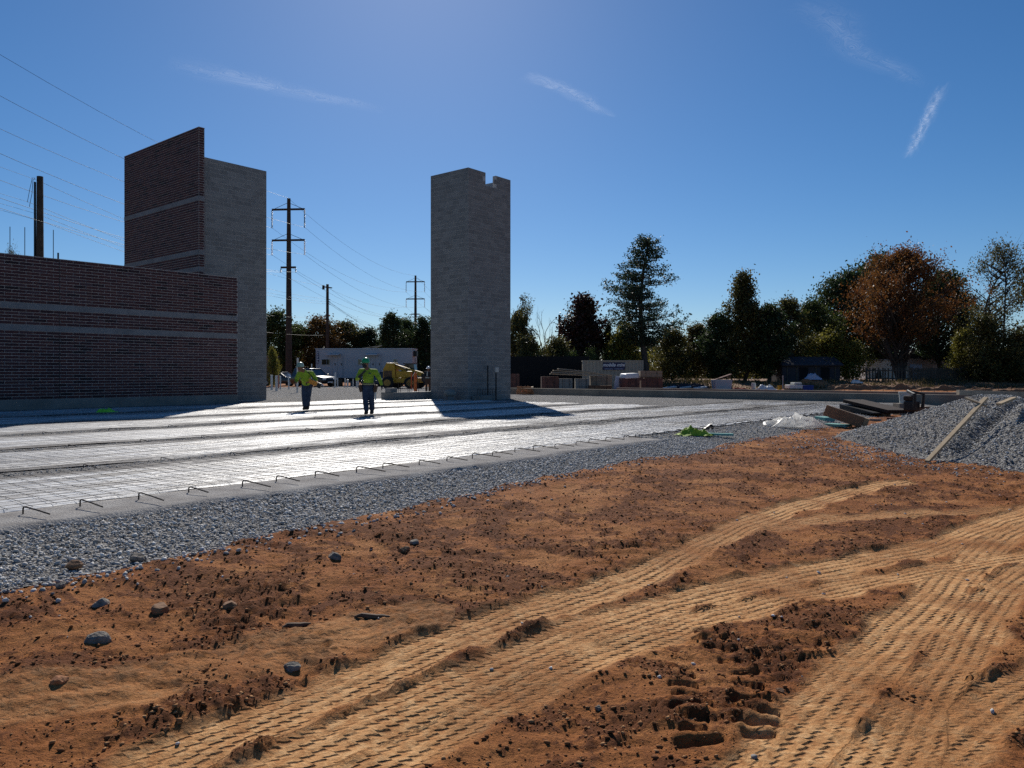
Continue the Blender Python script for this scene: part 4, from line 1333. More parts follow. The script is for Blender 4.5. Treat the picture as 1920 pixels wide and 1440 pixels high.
TREES = [
    ('tree', 'green', 522, 112, 583, 42, 'green tree with orange tips touching the brick tower block face'),
    ('tree', 'dark', 556, 122, 610, 34, 'dark tree behind the tall transmission pole'),
    ('tree', 'orange', 602, 114, 594, 44, 'orange tinged round tree behind the slim utility pole'),
    ('tree', 'green2', 648, 118, 604, 38, 'olive tree right of the slim utility pole'),
    ('tree', 'dark', 690, 118, 616, 34, 'low dark tree above the middle of the trailer roof'),
    ('tree', 'dark', 733, 104, 588, 27, 'tall dark tree above the right trailer door'),
    ('tree', 'green', 760, 110, 598, 26, 'pale green tree left of the far transmission pole'),
    ('tree', 'darkcone', 791, 106, 594, 30, 'dark tree touching the left edge of the block tower'),
    ('tree', 'green', 826, 108, 590, 34, 'green tree mostly hidden behind the block tower'),
    ('sapling', 'yellow', 511, 72, 652, 12, 'small yellow leafed sapling by the brick tower foot'),
    ('tree', 'tuft', 984, 78, 546, 15, 'slender tree with small tufted top right of the block tower'),
    ('tree', 'green2', 972, 75, 586, 30, 'leafy olive tree against the right edge of the block tower'),
    ('bare_tree', 'bare', 1011, 81, 574, 30, 'bare tree with a bent trunk beside the tufted tree'),
    ('bare_tree', 'bare2', 1058, 82, 552, 30, 'nearly bare tree left of the maroon tree'),
    ('tree', 'maroon', 1095, 76, 556, 62, 'dense maroon red tree left of the tall pine'),
    ('tree', 'darkcone', 1141, 76, 604, 17, 'narrow dark evergreen between maroon tree and pine'),
    ('tree', 'yellow', 1172, 74, 606, 36, 'yellow green tree under the left side of the pine'),
    ('tree', 'olive', 990, 71, 634, 38, 'olive bush above the black screen near the block tower'),
    ('tree', 'olive', 1044, 71, 636, 40, 'olive bush above the middle of the black screen'),
    ('shrub', 'shrub', 1110, 68, 656, 22, 'light green feathery shrub at the container corner'),
    ('shrub', 'shrub', 1070, 69, 662, 22, 'low green shrub peeking over the black screen'),
    ('pine_tree', 'pine', 1217, 72, 437, 78, 'tall dark pine standing alone against the sky'),
    ('tree', 'olive', 1262, 76, 618, 40, 'olive tree right of the pine trunk'),
    ('tree', 'green2', 1308, 78, 608, 34, 'broad olive tree under the single far wire'),
    ('tree', 'dark', 1348, 74, 588, 32, 'dark tree left of the ivy covered tree'),
    ('tree', 'ivy', 1394, 74, 513, 52, 'tall pointed olive tree covered in ivy'),
    ('tree', 'dark', 1442, 73, 572, 40, 'dark tree right of the pointed ivy tree'),
    ('tree', 'green2', 1480, 76, 560, 36, 'olive tree over the dark shed roof left end'),
    ('tree', 'green', 1526, 80, 563, 40, 'green tree over the middle of the dark shed'),
    ('tree', 'oak', 1590, 86, 512, 62, 'big dark oak left of the rust coloured maple'),
    ('tree', 'oak', 1648, 92, 482, 62, 'dark oak crown rising behind the rust maple'),
    ('tree', 'oak', 1768, 90, 512, 58, 'dark oak right behind the rust maple'),
    ('maple_tree', 'maple', 1690, 74, 468, 90, 'large rust orange maple with many stems'),
    ('tree', 'yellow', 1556, 75, 618, 42, 'yellow green bush above the dark shed right end'),
    ('shrub', 'yellow', 1600, 74, 640, 26, 'yellow green bush left of the white building'),
    ('tree', 'bareleaf', 1836, 77, 540, 46, 'sparse tree with thin bare limbs right of the maple'),
    ('tree', 'thin', 1876, 74, 448, 56, 'tall thin leaved tree near the right picture edge'),
    ('tree', 'bareleaf', 1934, 78, 452, 56, 'tall sparse tree cut by the right picture edge'),
    ('tree', 'green2', 1980, 80, 470, 60, 'olive tree just outside the right picture edge'),
    ('shrub', 'yellow', 1812, 72, 618, 32, 'yellowing bush in front of the white building right end'),
    ('shrub', 'olive', 1848, 69, 596, 44, 'olive bush under the sparse right trees'),
    ('shrub', 'olive', 1908, 67, 622, 42, 'olive bush at the right picture edge'),
    ('tree', 'thin', 24, 40, 462, 22, 'tip of a small tree showing over the low brick wall'),
]
for a in TREES: tree(*a)


def woodland(name, x0, x1, d, hpx, n, seed, label):
    g = np.random.default_rng(seed)
    px = g.uniform(x0, x1, n); dd = d + g.uniform(0, 9, n)
    x = (px - 960) / 1440 * dd
    top = (700 - hpx) / 1440 * d * (0.85 + 0.3 * vnoise(px * 0.03, px * 0, seed))
    z = g.uniform(0, 1, n) ** 0.8 * top
    Cn = np.stack([x, dd, z], -1)
    V, F = leaf_quads(Cn, np.full(n, 0.45), 9, 0.28, g)
    tag(link(name, np_mesh(name, V, F, M['leaf_dark'])), label, 'woodland', kind='stuff')


woodland('woodland', 380, 880, 128, 622, 3600, 3, 'dark mass of woods behind the site trailer')
woodland('undergrowth', 930, 2150, 106, 628, 4800, 4, 'dark undergrowth behind the trees at right')


def weeds():
    g = np.random.default_rng(21); n = 5200
    px = g.uniform(1240, 2050, n); d = g.uniform(62, 70, n)
    x = (px - 960) / 1440 * d
    z = np.array([gzb(a, b) + rise(a, b) for a, b in zip(x, d)])
    h = g.uniform(0.15, 0.6, n) * (0.6 + 0.6 * vnoise(px * 0.02, d, 5))
    lx = g.normal(0, 0.12, n); w = g.uniform(0.02, 0.06, n)
    V = np.stack([np.stack([x - w, d, z], -1), np.stack([x + w, d, z], -1), np.stack([x + lx, d + g.normal(0, 0.1, n), z + np.abs(h)], -1)], 1)
    me = np_mesh('weeds', V.reshape(-1, 3), np.arange(n * 3).reshape(n, 3), M['grass'])
    tag(link('weeds', me), 'dry weeds along the foot of the wooden fence', 'weeds', kind='stuff')
    # earth bank that the fence and far trees stand on
    xs = np.linspace(6, 110, 120); ys = np.concatenate([np.linspace(59, 72, 26), np.linspace(75, 120, 8)])
    X, Y = np.meshgrid(xs, ys)
    Z = -0.10 + 0.62 * sstep(61, 69, Y + 1.2 * fbm(X * 0.15, Y * 0.2, 6, 3)) * sstep(8, 15, X) + 0.16 * fbm(X * 0.5, Y * 0.5, 15, 4) * sstep(60, 62, Y) - 0.1 * (Y < 59.5)
    P = np.stack([X, Y, Z], -1).reshape(-1, 3); c = X.shape[1]
    i = np.arange((len(ys) - 1) * c).reshape(-1, c)[:, :-1].ravel()
    me = np_mesh('earth_bank', P, np.stack([i, i + 1, i + c + 1, i + c], 1), M['rock_brown'], True)
    tag(link('earth_bank', me), 'low dark earth bank in front of the fence', kind='structure')


weeds()

# ------------------------------------------------------------------ poles and wires
P1 = Vector((-24.7, 85.0, 0)); P3 = Vector((-19.1, 152.0, 0))
DL = (P1 - P3)                                   # one span towards the camera
P0 = P1 + DL; P4 = P3 - DL
CR = Vector((DL.y, -DL.x, 0)).normalized() * -1.0   # across the line, to the right in the picture
if CR.x < 0: CR = -CR


def transmission_pole(p, label, top=20.6, third=True):
    t = thing('transmission_pole', label, 'utility pole', (p.x, p.y, 0), 0, 'transmission poles')
    MB().tube([(0, 0, -0.5), (0, 0, 8), (0, 0, 15), (0, 0, top)], [0.36, 0.31, 0.25, 0.19], 10).build('pole', M['pole_wood'], t)
    for z, half, drop, mm in ((19.35, 1.85, 2.0, 'insul'), (15.95, 1.85, 1.6, 'insul_w'), (12.95, 0.85, 0.5, 'insul')):
        a = CR * -half; b = CR * half
        m = MB(); m.beam(a + Vector((0, -0.2, z)), b + Vector((0, -0.2, z)), 0.16, 0.2)
        if half > 1: m.tube([Vector((0, -0.2, z + 0.75)), a * 0.96 + Vector((0, -0.2, z))], 0.025, 4); m.tube([Vector((0, -0.2, z + 0.75)), b * 0.96 + Vector((0, -0.2, z))], 0.025, 4)
        m.build('cross_arm', M['pole_wood'], t)
        for e in (a, b):
            prof = []
            n = int(drop / 0.13)
            for k in range(n):
                zz = z - 0.05 - drop + k * drop / n
                prof += [(0.03, zz), (0.095, zz + 0.03), (0.095, zz + 0.06), (0.03, zz + 0.085)]
            MB().lathe(prof, 8, (e.x, e.y - 0.2, 0)).build('insulator', M[mm], t)
    return t


transmission_pole(P1, 'nearest tall transmission pole with three cross arms between the towers')
transmission_pole(P3, 'farther transmission pole just left of the block tower')


def cat_wire(m, a, b, sag, r, n=14):
    m.tube([a.lerp(b, i / n) - Vector((0, 0, 4 * sag * (i / n) * (1 - i / n))) for i in range(n + 1)], r, 3, False)


LINES = [(0.0, 20.6, 'static wire along the pole tops'), (-1.85, 17.35, 'upper left conductor of the transmission line'), (1.85, 17.35, 'upper right conductor of the transmission line'),
         (-1.85, 14.35, 'middle left conductor of the transmission line'), (1.85, 14.35, 'middle right conductor of the transmission line'),
         (-0.85, 12.4, 'lower left conductor of the transmission line'), (0.85, 12.4, 'lower right conductor of the transmission line')]
for off, z, lab in LINES:
    m = MB(); o = CR * off + Vector((0, -0.2, z))
    for a, b in ((P0, P1), (P1, P3), (P3, P4)): cat_wire(m, a + o, b + o, 1.9, 0.013)
    tag(m.build('power_line', M['cable'], None), lab, 'power line', 'overhead wires')

# street distribution line: near pole behind the brick wall, slim pole between the towers
Q1 = dp(75, 40.0); Q2 = dp(614, 100.0)
t = thing('utility_pole', 'thick dark wooden pole rising behind the low brick wall', 'utility pole', Q1, 0, 'wooden utility poles')
hz = zat(331, 40)
MB().tube([(0, 0, -0.5), (0, 0, hz * 0.6), (0, 0, hz)], [0.20, 0.175, 0.15], 12).build('pole', M['pole_wood'], t)
MB().box(-0.25, -0.12, 0, -0.185, -0.02, hz - 0.3).build('conduit', M['black'], t)
m = MB()
m.tube([(-0.22, -0.05, hz - 0.1), (-0.36, -0.06, hz - 0.08), (-0.5, -0.06, hz - 0.7), (-0.62, -0.06, hz - 1.35)], 0.013, 4)
m.tube([(-0.22, -0.05, hz - 0.12), (-0.33, -0.06, hz - 0.2), (-0.38, -0.06, hz - 0.9), (-0.52, -0.06, hz - 1.6)], 0.013, 4)
m.build('loose_cable', M['cable'], t)
t = thing('utility_pole', 'slim wooden pole with a small bracket above the trailer', 'utility pole', Q2, 0, 'wooden utility poles')
h2 = zat(533, 100)
MB().tube([(0, 0, -0.5), (0, 0, h2)], [0.24, 0.17], 10).build('pole', M['pole_wood'], t)
m = MB(); m.beam((-0.5, -0.2, h2 - 0.35), (0.65, -0.2, h2 - 0.5), 0.12, 0.14); m.build('bracket', M['pole_wood'], t)
MB().box(-0.62, -0.3, h2 - 0.7, -0.35, -0.05, h2 - 0.15).build('cutout', M['black'], t)
for k in range(3): MB().cyl((0.05, -0.2, h2 - 1.9 - 0.3 * k), (0.42, -0.2, h2 - 2.05 - 0.3 * k), 0.05, 0.05, 6).build('insulator', M['insul'], t)
Qm = Q1 + (Q1 - Q2) * 0.8; Q3 = Q2 + (Q2 - Q1)
for k, (dx, z1, z2, lab) in enumerate([(0.0, hz - 0.25, h2 - 0.3, 'top wire of the street line'), (-0.4, hz - 1.4, h2 - 1.9, 'second wire of the street line'), (0.0, hz - 2.0, h2 - 2.3, 'third wire of the street line'),
                                       (0.3, hz - 2.4, h2 - 2.6, 'fourth wire of the street line'), (0.2, hz - 4.9, h2 - 4.2, 'upper telephone cable of the street line'),
                                       (0.2, hz - 5.5, h2 - 6.6, 'lower telephone cable of the street line')]):
    m = MB()
    A = Q1 + Vector((dx, -0.2, z1)); Bq = Q2 + Vector((dx, -0.2, z2)); A0 = Qm + Vector((dx, -0.2, z1 + 0.6)); C0 = Q3 + Vector((dx, -0.2, z2))
    cat_wire(m, A0, A, 0.5, 0.007); cat_wire(m, A, Bq, 0.9, 0.010); cat_wire(m, Bq, C0, 1.2, 0.012)
    tag(m.build('power_line', M['cable'], None), lab, 'power line', 'overhead wires')
m = MB(); cat_wire(m, Q2 + Vector((0.2, -0.2, h2 - 2.2)), dp(730, 108, zat(640, 108)), 0.2, 0.02)
tag(m.build('guy_wire', M['cable'], None), 'slanting service wire right of the slim utility pole', 'power line', 'overhead wires')
m = MB(); cat_wire(m, dp(1060, 120, zat(601, 120)), dp(1500, 110, zat(596, 110)), 0.4, 0.03)
tag(m.build('power_line', M['cable'], None), 'single far wire right of the tall pine', 'power line', 'overhead wires')
t = thing('utility_pole', 'short far pole among the bare trees', 'utility pole', dp(1049, 84), 0, 'wooden utility poles')
MB().tube([(0, 0, -0.4), (0, 0, zat(590, 84))], [0.16, 0.13], 8).build('pole', M['pole_wood'], t)
MB().beam((-0.5, -0.15, zat(622, 84)), (0.5, -0.15, zat(622, 84)), 0.08, 0.1).build('cross_arm', M['pole_wood'], t)

# ------------------------------------------------------------------ thin high clouds
def cloud(p0, p1, wpx, dens, label, alt=2300.0, taper=0.5, seed=1):
    def pt(px, py):
        d = (alt - CAM_Z) * 1440.0 / (700.0 - py)
        return Vector(((px - 960) / 1440 * d, d, alt))
    a = pt(*p0); b = pt(*p1); c = (a + b) / 2; d = b - a; L = d.length
    perp = Vector((-d.y, d.x, 0)).normalized()
    q0 = pt((p0[0] + p1[0]) / 2, (p0[1] + p1[1]) / 2 - wpx / 2); q1 = pt((p0[0] + p1[0]) / 2, (p0[1] + p1[1]) / 2 + wpx / 2)
    Wd = max(abs((q1 - q0).dot(perp)), 60.0)
    xs = np.linspace(-L / 2, L / 2, 60); ys = np.linspace(-1, 1, 24)
    X, Y = np.meshgrid(xs, ys)
    cv = np.exp(-(Y / 0.42) ** 2) * np.clip(1 - (np.abs(X) / (L / 2)) ** 3, 0, 1)
    mid = 0.25 * Wd * vnoise(X / L * 3 + seed, X * 0, seed)
    wd = Wd * (1 - taper * (X / L + 0.5))
    P = np.stack([X, Y * wd + mid, 18 * vnoise(X / 150, Y * 3, seed)], -1).reshape(-1, 3); cN = X.shape[1]
    i = np.arange((len(ys) - 1) * cN).reshape(-1, cN)[:, :-1].ravel()
    me = np_mesh('cloud', P, np.stack([i, i + 1, i + cN + 1, i + cN], 1), M['cloud'], True, {'cover': cv.ravel(), 'amount': np.full(cv.size, dens)})
    o = link('cloud', me, None, c); o.rotation_euler = (0, 0, math.atan2(d.y, d.x))
    tag(o, label, 'cloud', 'thin streaks of cloud')


cloud((310, 118), (720, 210), 30, 0.20, 'long faint streak of cloud above the brick tower', seed=1)
cloud((985, 138), (1160, 218), 26, 0.30, 'short slanting wisp of cloud above the block tower', seed=4)
cloud((1490, 5), (1730, 165), 70, 0.13, 'faint broad cloud wisp at upper right', seed=6)
cloud((1775, 155), (1703, 298), 40, 0.5, 'bright puffy upright contrail at right', taper=-0.1, seed=9)
# ------------------------------------------------------------------ site trailer
def text_mesh(txt, size, mat, parent, loc, rot, shear=0.0, extrude=0.004, bold=0.0):
    cu = bpy.data.curves.new('lettering', 'FONT'); cu.body = txt; cu.size = size; cu.extrude = extrude; cu.shear = shear
    cu.align_x = 'CENTER'; cu.align_y = 'CENTER'; cu.offset = bold
    o = bpy.data.objects.new('lettering', cu); C.objects.link(o)
    bpy.context.view_layer.update()
    me = bpy.data.meshes.new_from_object(o.evaluated_get(bpy.context.evaluated_depsgraph_get()))
    bpy.data.objects.remove(o)
    me.materials.clear(); me.materials.append(mat)
    q = link('lettering', me, parent, loc); q.rotation_euler = rot
    return q


def trailer():
    D = 80.0; k = D / 1440
    p = dp(592, D); L = 183 * k; W = 2.6
    t = thing('site_trailer', 'long pale grey site office trailer behind the two workers', 'trailer', (p.x, p.y, 0), -0.06)
    z0, z1 = 0.75, zat(655, D)
    MB().box(0, 0, z0, L, W, z1).build('body', M['trailer'], t, bevel=0.03)
    MB().box(-0.06, -0.06, z1 + 0.002, L + 0.06, W + 0.06, z1 + 0.10).build('roof', M['trim'], t)
    MB().box(0.1, 0.25, 0.45, L - 0.1, W - 0.25, z0 - 0.002).build('chassis', M['black'], t)
    sg = MB().box(2 * k, -0.03, zat(682, D), 6.2 * k, -0.003, zat(659, D)).build('sign_panel', M['navy'], t)
    for i in range(7):
        z = zat(681, D) + i * 3.1 * k
        MB().box(2.6 * k, -0.036, z, (5.0 if i % 2 else 5.6) * k, -0.031, z + 1.5 * k).build('lettering', M['white'], sg)
    for a, b, lab in ((11, 27.5, None), (80, 90, None), (147, 155, None)):
        w = MB().box(a * k, -0.05, zat(684.5, D), b * k, -0.003, zat(673, D)).build('window', M['trim'], t)
        for c, d in ((a + 0.7, (a + b) / 2 + 1.5), ((a + b) / 2 + 2.0, b - 0.7)):
            MB().box(c * k, -0.058, zat(683.7, D), d * k, -0.051, zat(673.8, D)).build('pane', M['glass'], w)
    for a, b in ((32, 52), (104, 124)):
        dd = MB().box(a * k, -0.055, z0 + 0.02, b * k, -0.003, zat(666.5, D)).build('door', M['door'], t)
        MB().box((a + 0.6) * k, -0.063, z0 + 0.08, (a + 9.6) * k, -0.056, zat(667.3, D)).build('door_leaf', M['trailer'], dd)
        MB().box((a + 10.4) * k, -0.063, z0 + 0.08, (b - 0.6) * k, -0.056, zat(667.3, D)).build('door_leaf', M['trailer'], dd)
        for h in (a + 4.5, b - 3.5): MB().box(h * k, -0.10, zat(685, D), (h + 1.4) * k, -0.064, zat(681, D)).build('handle', M['black'], dd)
        c = MB().obox((((a - 6) + (a + 14)) / 2 * k, -0.5, zat(664.6, D)), (23 * k, 0.95, 0.07), (0.14, 0, 0)).build('canopy', M['trim'], t)
        for x in (a - 8, a + 15): MB().cyl((x * k, -0.05, zat(669, D)), (x * k, -0.85, zat(665.6, D)), 0.02, None, 6).build('canopy_strut', M['trim'], c)
        for s in range(3): MB().box(a * k, -0.35 - 0.3 * s, -0.05, b * k, -0.07 - 0.3 * s, 0.62 - 0.22 * s).build('step', M['lumber_dark'], t)
    # end of the trailer
    MB().box(L + 0.003, 0.5, zat(668, D), L + 0.35, 1.3, zat(658, D)).build('air_conditioner', M['black'], t)
    MB().box(L + 0.003, 1.5, z0 + 0.2, L + 0.06, 2.3, zat(672, D)).build('end_door', M['door'], t)
    m = MB(); m.beam((4.6, 1.3, z1 + 0.16), (9.0 * 0.74, 1.3, z1 + 0.42), 0.25, 0.05); m.beam((5.7, 1.2, z1 + 0.15), (6.6, 1.2, z1 + 0.40), 0.2, 0.05)
    m.build('roof_board', M['lumber_grey'], t)
    for x in (1.4, 3.6, 5.9, 8.3): MB().box(x, 0.2, -0.1, x + 0.4, W - 0.2, 0.45).build('support_block', M['concrete'], t)


trailer()


# ------------------------------------------------------------------ vehicles
def wheel(t, x, y, z, r, w, rim='rim'):
    wh = MB().tube([(x, y - w / 2, z), (x, y - w / 2 + 0.03, z), (x, y + w / 2 - 0.03, z), (x, y + w / 2, z)], [r * 0.9, r, r, r * 0.9], 20).build('wheel', M['tyre'], t, smooth=False)
    s = -1 if y < 0 else 1
    MB().tube([(x, y + s * (w / 2 - 0.01), z), (x, y + s * (w / 2 + 0.012), z)], [r * 0.62, r * 0.55], 14).build('rim', M[rim], wh)


def car(loc, rot, label, paint, suv=True, L=4.7, H=1.75, W=1.9):
    t = thing('parked_car', label, 'car', loc, rot, 'cars parked by the trailer')
    zb = 0.32 if suv else 0.22; zs = H * (0.60 if suv else 0.62); h = L / 2
    prof = [(-h, zb + 0.18), (-h + 0.06, zs - 0.08), (-h + 0.2, zs), (h * 0.36, zs + 0.02), (h * 0.88, zs - 0.10), (h - 0.05, zs - 0.28), (h, zb + 0.25), (h - 0.12, zb), (-h + 0.15, zb)]
    MB().prism(prof, -W / 2, W / 2).build('body', M[paint], t, bevel=0.07, smooth=True)
    # cabin: windows below, roof above, tapering inwards
    a0, a1 = (-h + 0.12, h * 0.42) if suv else (-h * 0.72, h * 0.40)
    b0, b1 = (-h + 0.38, h * 0.12) if suv else (-h * 0.38, h * 0.06)
    w0, w1 = W / 2 - 0.05, W / 2 - 0.24
    zc = H - 0.10
    vs = [(a0, -w0, zs), (a1, -w0, zs), (a1, w0, zs), (a0, w0, zs), (b0, -w1, zc), (b1, -w1, zc), (b1, w1, zc), (b0, w1, zc)]
    MB().add(vs, [(0, 3, 2, 1), (4, 5, 6, 7), (0, 1, 5, 4), (1, 2, 6, 5), (2, 3, 7, 6), (3, 0, 4, 7)]).build('window_glass', M['glass_car'], t)
    r = MB(); r.obox(((b0 + b1) / 2, 0, zc + 0.05), (b1 - b0 + 0.08, w1 * 2 + 0.06, 0.11), taper=0.93)
    r.build('roof', M[paint], t, bevel=0.035, smooth=True)
    for s in (-1, 1):
        for (xa, xb) in ((a0, b0), (a1, b1)): MB().beam((xa, s * w0, zs), (xb, s * w1, zc), 0.07, 0.07).build('pillar', M[paint], t)
        MB().beam(((a0 + a1) / 2, s * (w0 + 0.005), zs), ((b0 + b1) / 2 + 0.1, s * (w1 + 0.005), zc), 0.08, 0.05).build('pillar', M[paint], t)
        MB().obox((h - 0.10, s * (W / 2 - 0.28), zs - 0.32), (0.16, 0.42, 0.17)).build('headlight', M['lamp_glass'], t, bevel=0.03)
        MB().obox((h * 0.36, s * (W / 2 + 0.1), zs + 0.1), (0.12, 0.2, 0.16)).build('mirror', M[paint], t, bevel=0.03)
        for x in (-h * 0.58, h * 0.62): wheel(t, x, s * (W / 2 - 0.12), 0.36 if suv else 0.32, 0.37 if suv else 0.33, 0.25)
    MB().box(h - 0.03, -0.5, zb + 0.2, h + 0.03, 0.5, zs - 0.42).build('grille', M['black'], t)
    MB().box(h - 0.02, -0.28, zb + 0.08, h + 0.04, 0.28, zb + 0.18).build('number_plate', M['white'], t)
    return t


p = dp(588, 74); car((p.x, p.y, -0.03), -0.62, 'black sport utility car beside the trailer, nose to the right', 'paint_black')
p = dp(531, 79); car((p.x, p.y, -0.03), -0.30, 'dark low sedan between brick tower and bending worker', 'paint_grey', False, 4.6, 1.42)
p = dp(722, 76); car((p.x, p.y, -0.03), 2.75, 'slate car with shining roof behind the standing worker', 'paint_blue', False, 4.5, 1.48)


def telehandler():
    D = 66.0; p = dp(757, D)
    t = thing('telehandler', 'yellow telescopic handler parked before the trailer end', 'machine', (p.x, p.y, -0.03), -0.22)
    t.scale = (1.2, 1.2, 1.06)
    MB().box(-1.15, -0.75, 0.45, 1.25, 0.75, 0.85).build('chassis', M['yellow'], t, bevel=0.05)
    MB().box(-1.35, -0.95, 0.42, -0.35, 0.95, 0.72).build('bumper', M['yellow'], t, bevel=0.04)
    b = MB().prism([(-1.3, 0.72), (-1.3, 1.55), (-1.05, 2.05), (-0.45, 2.05), (-0.35, 0.85)], -0.7, 0.1).build('engine_housing', M['yellow'], t, bevel=0.04)
    MB().box(-1.24, -0.72, 0.8, -0.62, -0.703, 1.42).build('grille', M['lumber_dark'], b)
    MB().box(-0.3, -0.78, 0.86, 0.9, -0.1, 1.38).build('engine_cover', M['yellow'], t, bevel=0.06)
    m = MB(); m.beam((-0.95, -0.28, 1.92), (1.5, -0.28, 1.12), 0.3, 0.34); bo = m.build('boom', M['yellow'], t, bevel=0.03)
    m = MB(); m.beam((0.6, -0.28, 1.40), (1.75, -0.28, 1.03), 0.2, 0.22); m.build('boom_extension', M['yellow'], bo)
    MB().tube([(-0.9, -0.50, 2.0), (-0.3, -0.52, 1.86), (0.4, -0.54, 1.5), (1.0, -0.54, 1.25), (1.2, -0.54, 0.95)], 0.05, 8).build('hydraulic_hose', M['black'], t)
    MB().cyl((-0.2, -0.5, 1.15), (0.7, -0.45, 1.45), 0.06, None, 8).build('lift_cylinder', M['metal'], t)
    cab = MB().prism([(-0.25, 0.85), (-0.25, 1.55), (0.05, 1.95), (0.7, 1.95), (0.85, 0.85)], 0.15, 0.72).build('cab', M['glass'], t)
    MB().box(-0.1, 0.12, 1.96, 0.75, 0.75, 2.02).build('cab_roof', M['black'], cab)
    MB().box(1.55, -0.6, 0.55, 1.65, 0.1, 1.15).build('fork_carriage', M['black'], t)
    for y in (-0.5, 0.0): MB().box(1.65, y - 0.06, 0.5, 2.6, y + 0.06, 0.55).build('fork', M['black'], t)
    for x in (-0.85, 0.85):
        for s in (-1, 1): wheel(t, x, s * 0.85, 0.45, 0.47, 0.36, 'rim_y')


telehandler()


# ------------------------------------------------------------------ cones, channelisers, pipes
def cone(px, py, h, label):
    p = gp(px, py, -0.03); t = thing('traffic_cone', label, 'traffic cone', p, 0, 'orange traffic cones')
    MB().box(-h * 0.26, -h * 0.26, 0, h * 0.26, h * 0.26, 0.03).build('base', M['cone'], t)
    MB().lathe([(h * 0.19, 0.03), (h * 0.04, h)], 14).build('shell', M['cone'], t)
    MB().lathe([(h * 0.122, h * 0.48), (h * 0.083, h * 0.72)], 14).build('reflective_collar', M['white'], t)


cone(750, 721.5, 0.62, 'front orange traffic cone left of the yellow machine wheel')
cone(759, 717.5, 0.72, 'rear orange traffic cone against the yellow machine wheel')
p = gp(779, 735, -0.02)
t = thing('channelizer_post', 'thick orange channelizer post left of the block tower', 'traffic post', p, 0)
MB().lathe([(0.22, 0), (0.22, 0.05), (0.12, 0.08), (0.115, 1.2), (0.10, 1.28), (0.04, 1.32), (0.04, 1.38)], 14).build('post_body', M['drum'], t)
MB().lathe([(0.1155, 0.9), (0.1165, 0.91), (0.1165, 1.04), (0.1155, 1.05)], 14).build('band', M['cone'], t)
p = gp(771.5, 729, -0.02)
t = thing('channelizer_post', 'thin red post just left of the thick orange post', 'traffic post', p, 0.2)
MB().lathe([(0.16, 0), (0.16, 0.04), (0.055, 0.06), (0.05, 1.32), (0.02, 1.36)], 10).build('post_body', M['cone'], t)
MB().cyl((0.05, 0, 1.0), (0.28, 0, 1.4), 0.02, None, 6).build('handle_loop', M['white'], t)

for px, y0, y1, w, mm, lab in [
        (509.5, 703, 731, 4.2, 'pvc', 'thick white stub pipe nearest the brick tower'), (518.5, 704, 733, 4.6, 'pvc', 'second thick white stub pipe from the brick tower'),
        (522.3, 704, 728, 2.4, 'pvc_pink', 'thin pinkish stub pipe beside the second white pipe'), (525.5, 705, 730, 2.6, 'pvc', 'thin white stub pipe right of the pinkish pipe'),
        (541.5, 706, 730, 2.6, 'pvc', 'lone thin white stub pipe left of the bending worker'), (557.3, 671, 736, 3.6, 'pvc', 'tall white pipe rising behind the bending worker'),
        (584.0, 682, 732, 2.0, 'pvc', 'thin tall white pipe at the bending worker shoulder'), (628.5, 698, 726, 3.2, 'pvc', 'tallest white stub pipe between the two workers'),
        (633.2, 708.5, 726, 2.0, 'pvc', 'thin short white stub pipe right of the tallest one'), (647.0, 709, 726, 2.2, 'pvc', 'thin white stub pipe midway between the workers'),
        (651.8, 712, 726, 3.2, 'pvc', 'short capped white stub pipe midway between the workers'), (662.0, 710, 725.5, 2.0, 'pvc', 'thin white stub pipe left of the standing worker'),
        (669.0, 709, 726.5, 3.0, 'pvc', 'thick white stub pipe at the standing worker elbow'), (671.8, 712, 726, 2.2, 'pvc', 'thin white stub pipe hidden beside the worker elbow'),
        (716.0, 710, 727, 2.4, 'pvc', 'white stub pipe behind the standing worker hand')]:
    D = (CAM_Z + 0.03) * 1440 / (y1 - 700)
    p = dp(px, D, -0.03); h = zat(y0, D) + 0.03; r = w / 2 / 1440 * D
    t = MB(); t.lathe([(r, -0.2), (r, h - 0.002), (r * 0.8, h - 0.001), (r * 0.78, h - 0.12)], 12)
    if 'capped' in lab: t.lathe([(r * 1.25, h - 0.16), (r * 1.25, h + 0.01), (r * 0.6, h + 0.02)], 12)
    o = t.build('stub_pipe', M[mm], None, loc=p)
    o.rotation_euler = (0.012 * math.sin(px), 0.014 * math.cos(px * 3), 0)
    tag(o, lab, 'pipe', 'plumbing stub pipes')

# footing with starter bars left of the block tower
t = thing('concrete_footing', 'low concrete footing with starter bars left of the block tower', 'footing', B(24.75, 27.4), BROT)
MB().box(-0.75, -0.45, -0.2, 2.0, 0.45, 0.36).build('footing_block', M['concrete'], t, bevel=0.015)
MB().box(-0.72, -0.2, 0.362, -0.32, 0.2, 0.56).build('loose_block', M['cmu_o'], t, bevel=0.008)
for k in range(7): MB().cyl((-0.15 + 0.3 * k, -0.1 + 0.2 * (k % 2), 0.36), (-0.15 + 0.3 * k, -0.1 + 0.2 * (k % 2), 0.82 + 0.05 * (k % 3)), 0.012, None, 6).build('starter_bar', M['rebar'], t)
t = thing('concrete_footing', 'dark footing with short bars at the foot of the block tower', 'footing', B(27.15, 24.12), BROT)
MB().box(-0.55, -0.22, -0.2, 1.0, 0.30, 0.22).build('footing_block', M['concrete'], t, bevel=0.015)
for k in range(8): MB().tube([(-0.45 + 0.18 * k, 0.05, 0.22), (-0.45 + 0.18 * k, 0.05, 0.48), (-0.45 + 0.18 * k + 0.05, 0.05, 0.53), (-0.45 + 0.18 * k + 0.1, 0.05, 0.46)], 0.011, 6).build('starter_bar', M['rebar'], t)
p = gp(844, 751, -0.02)
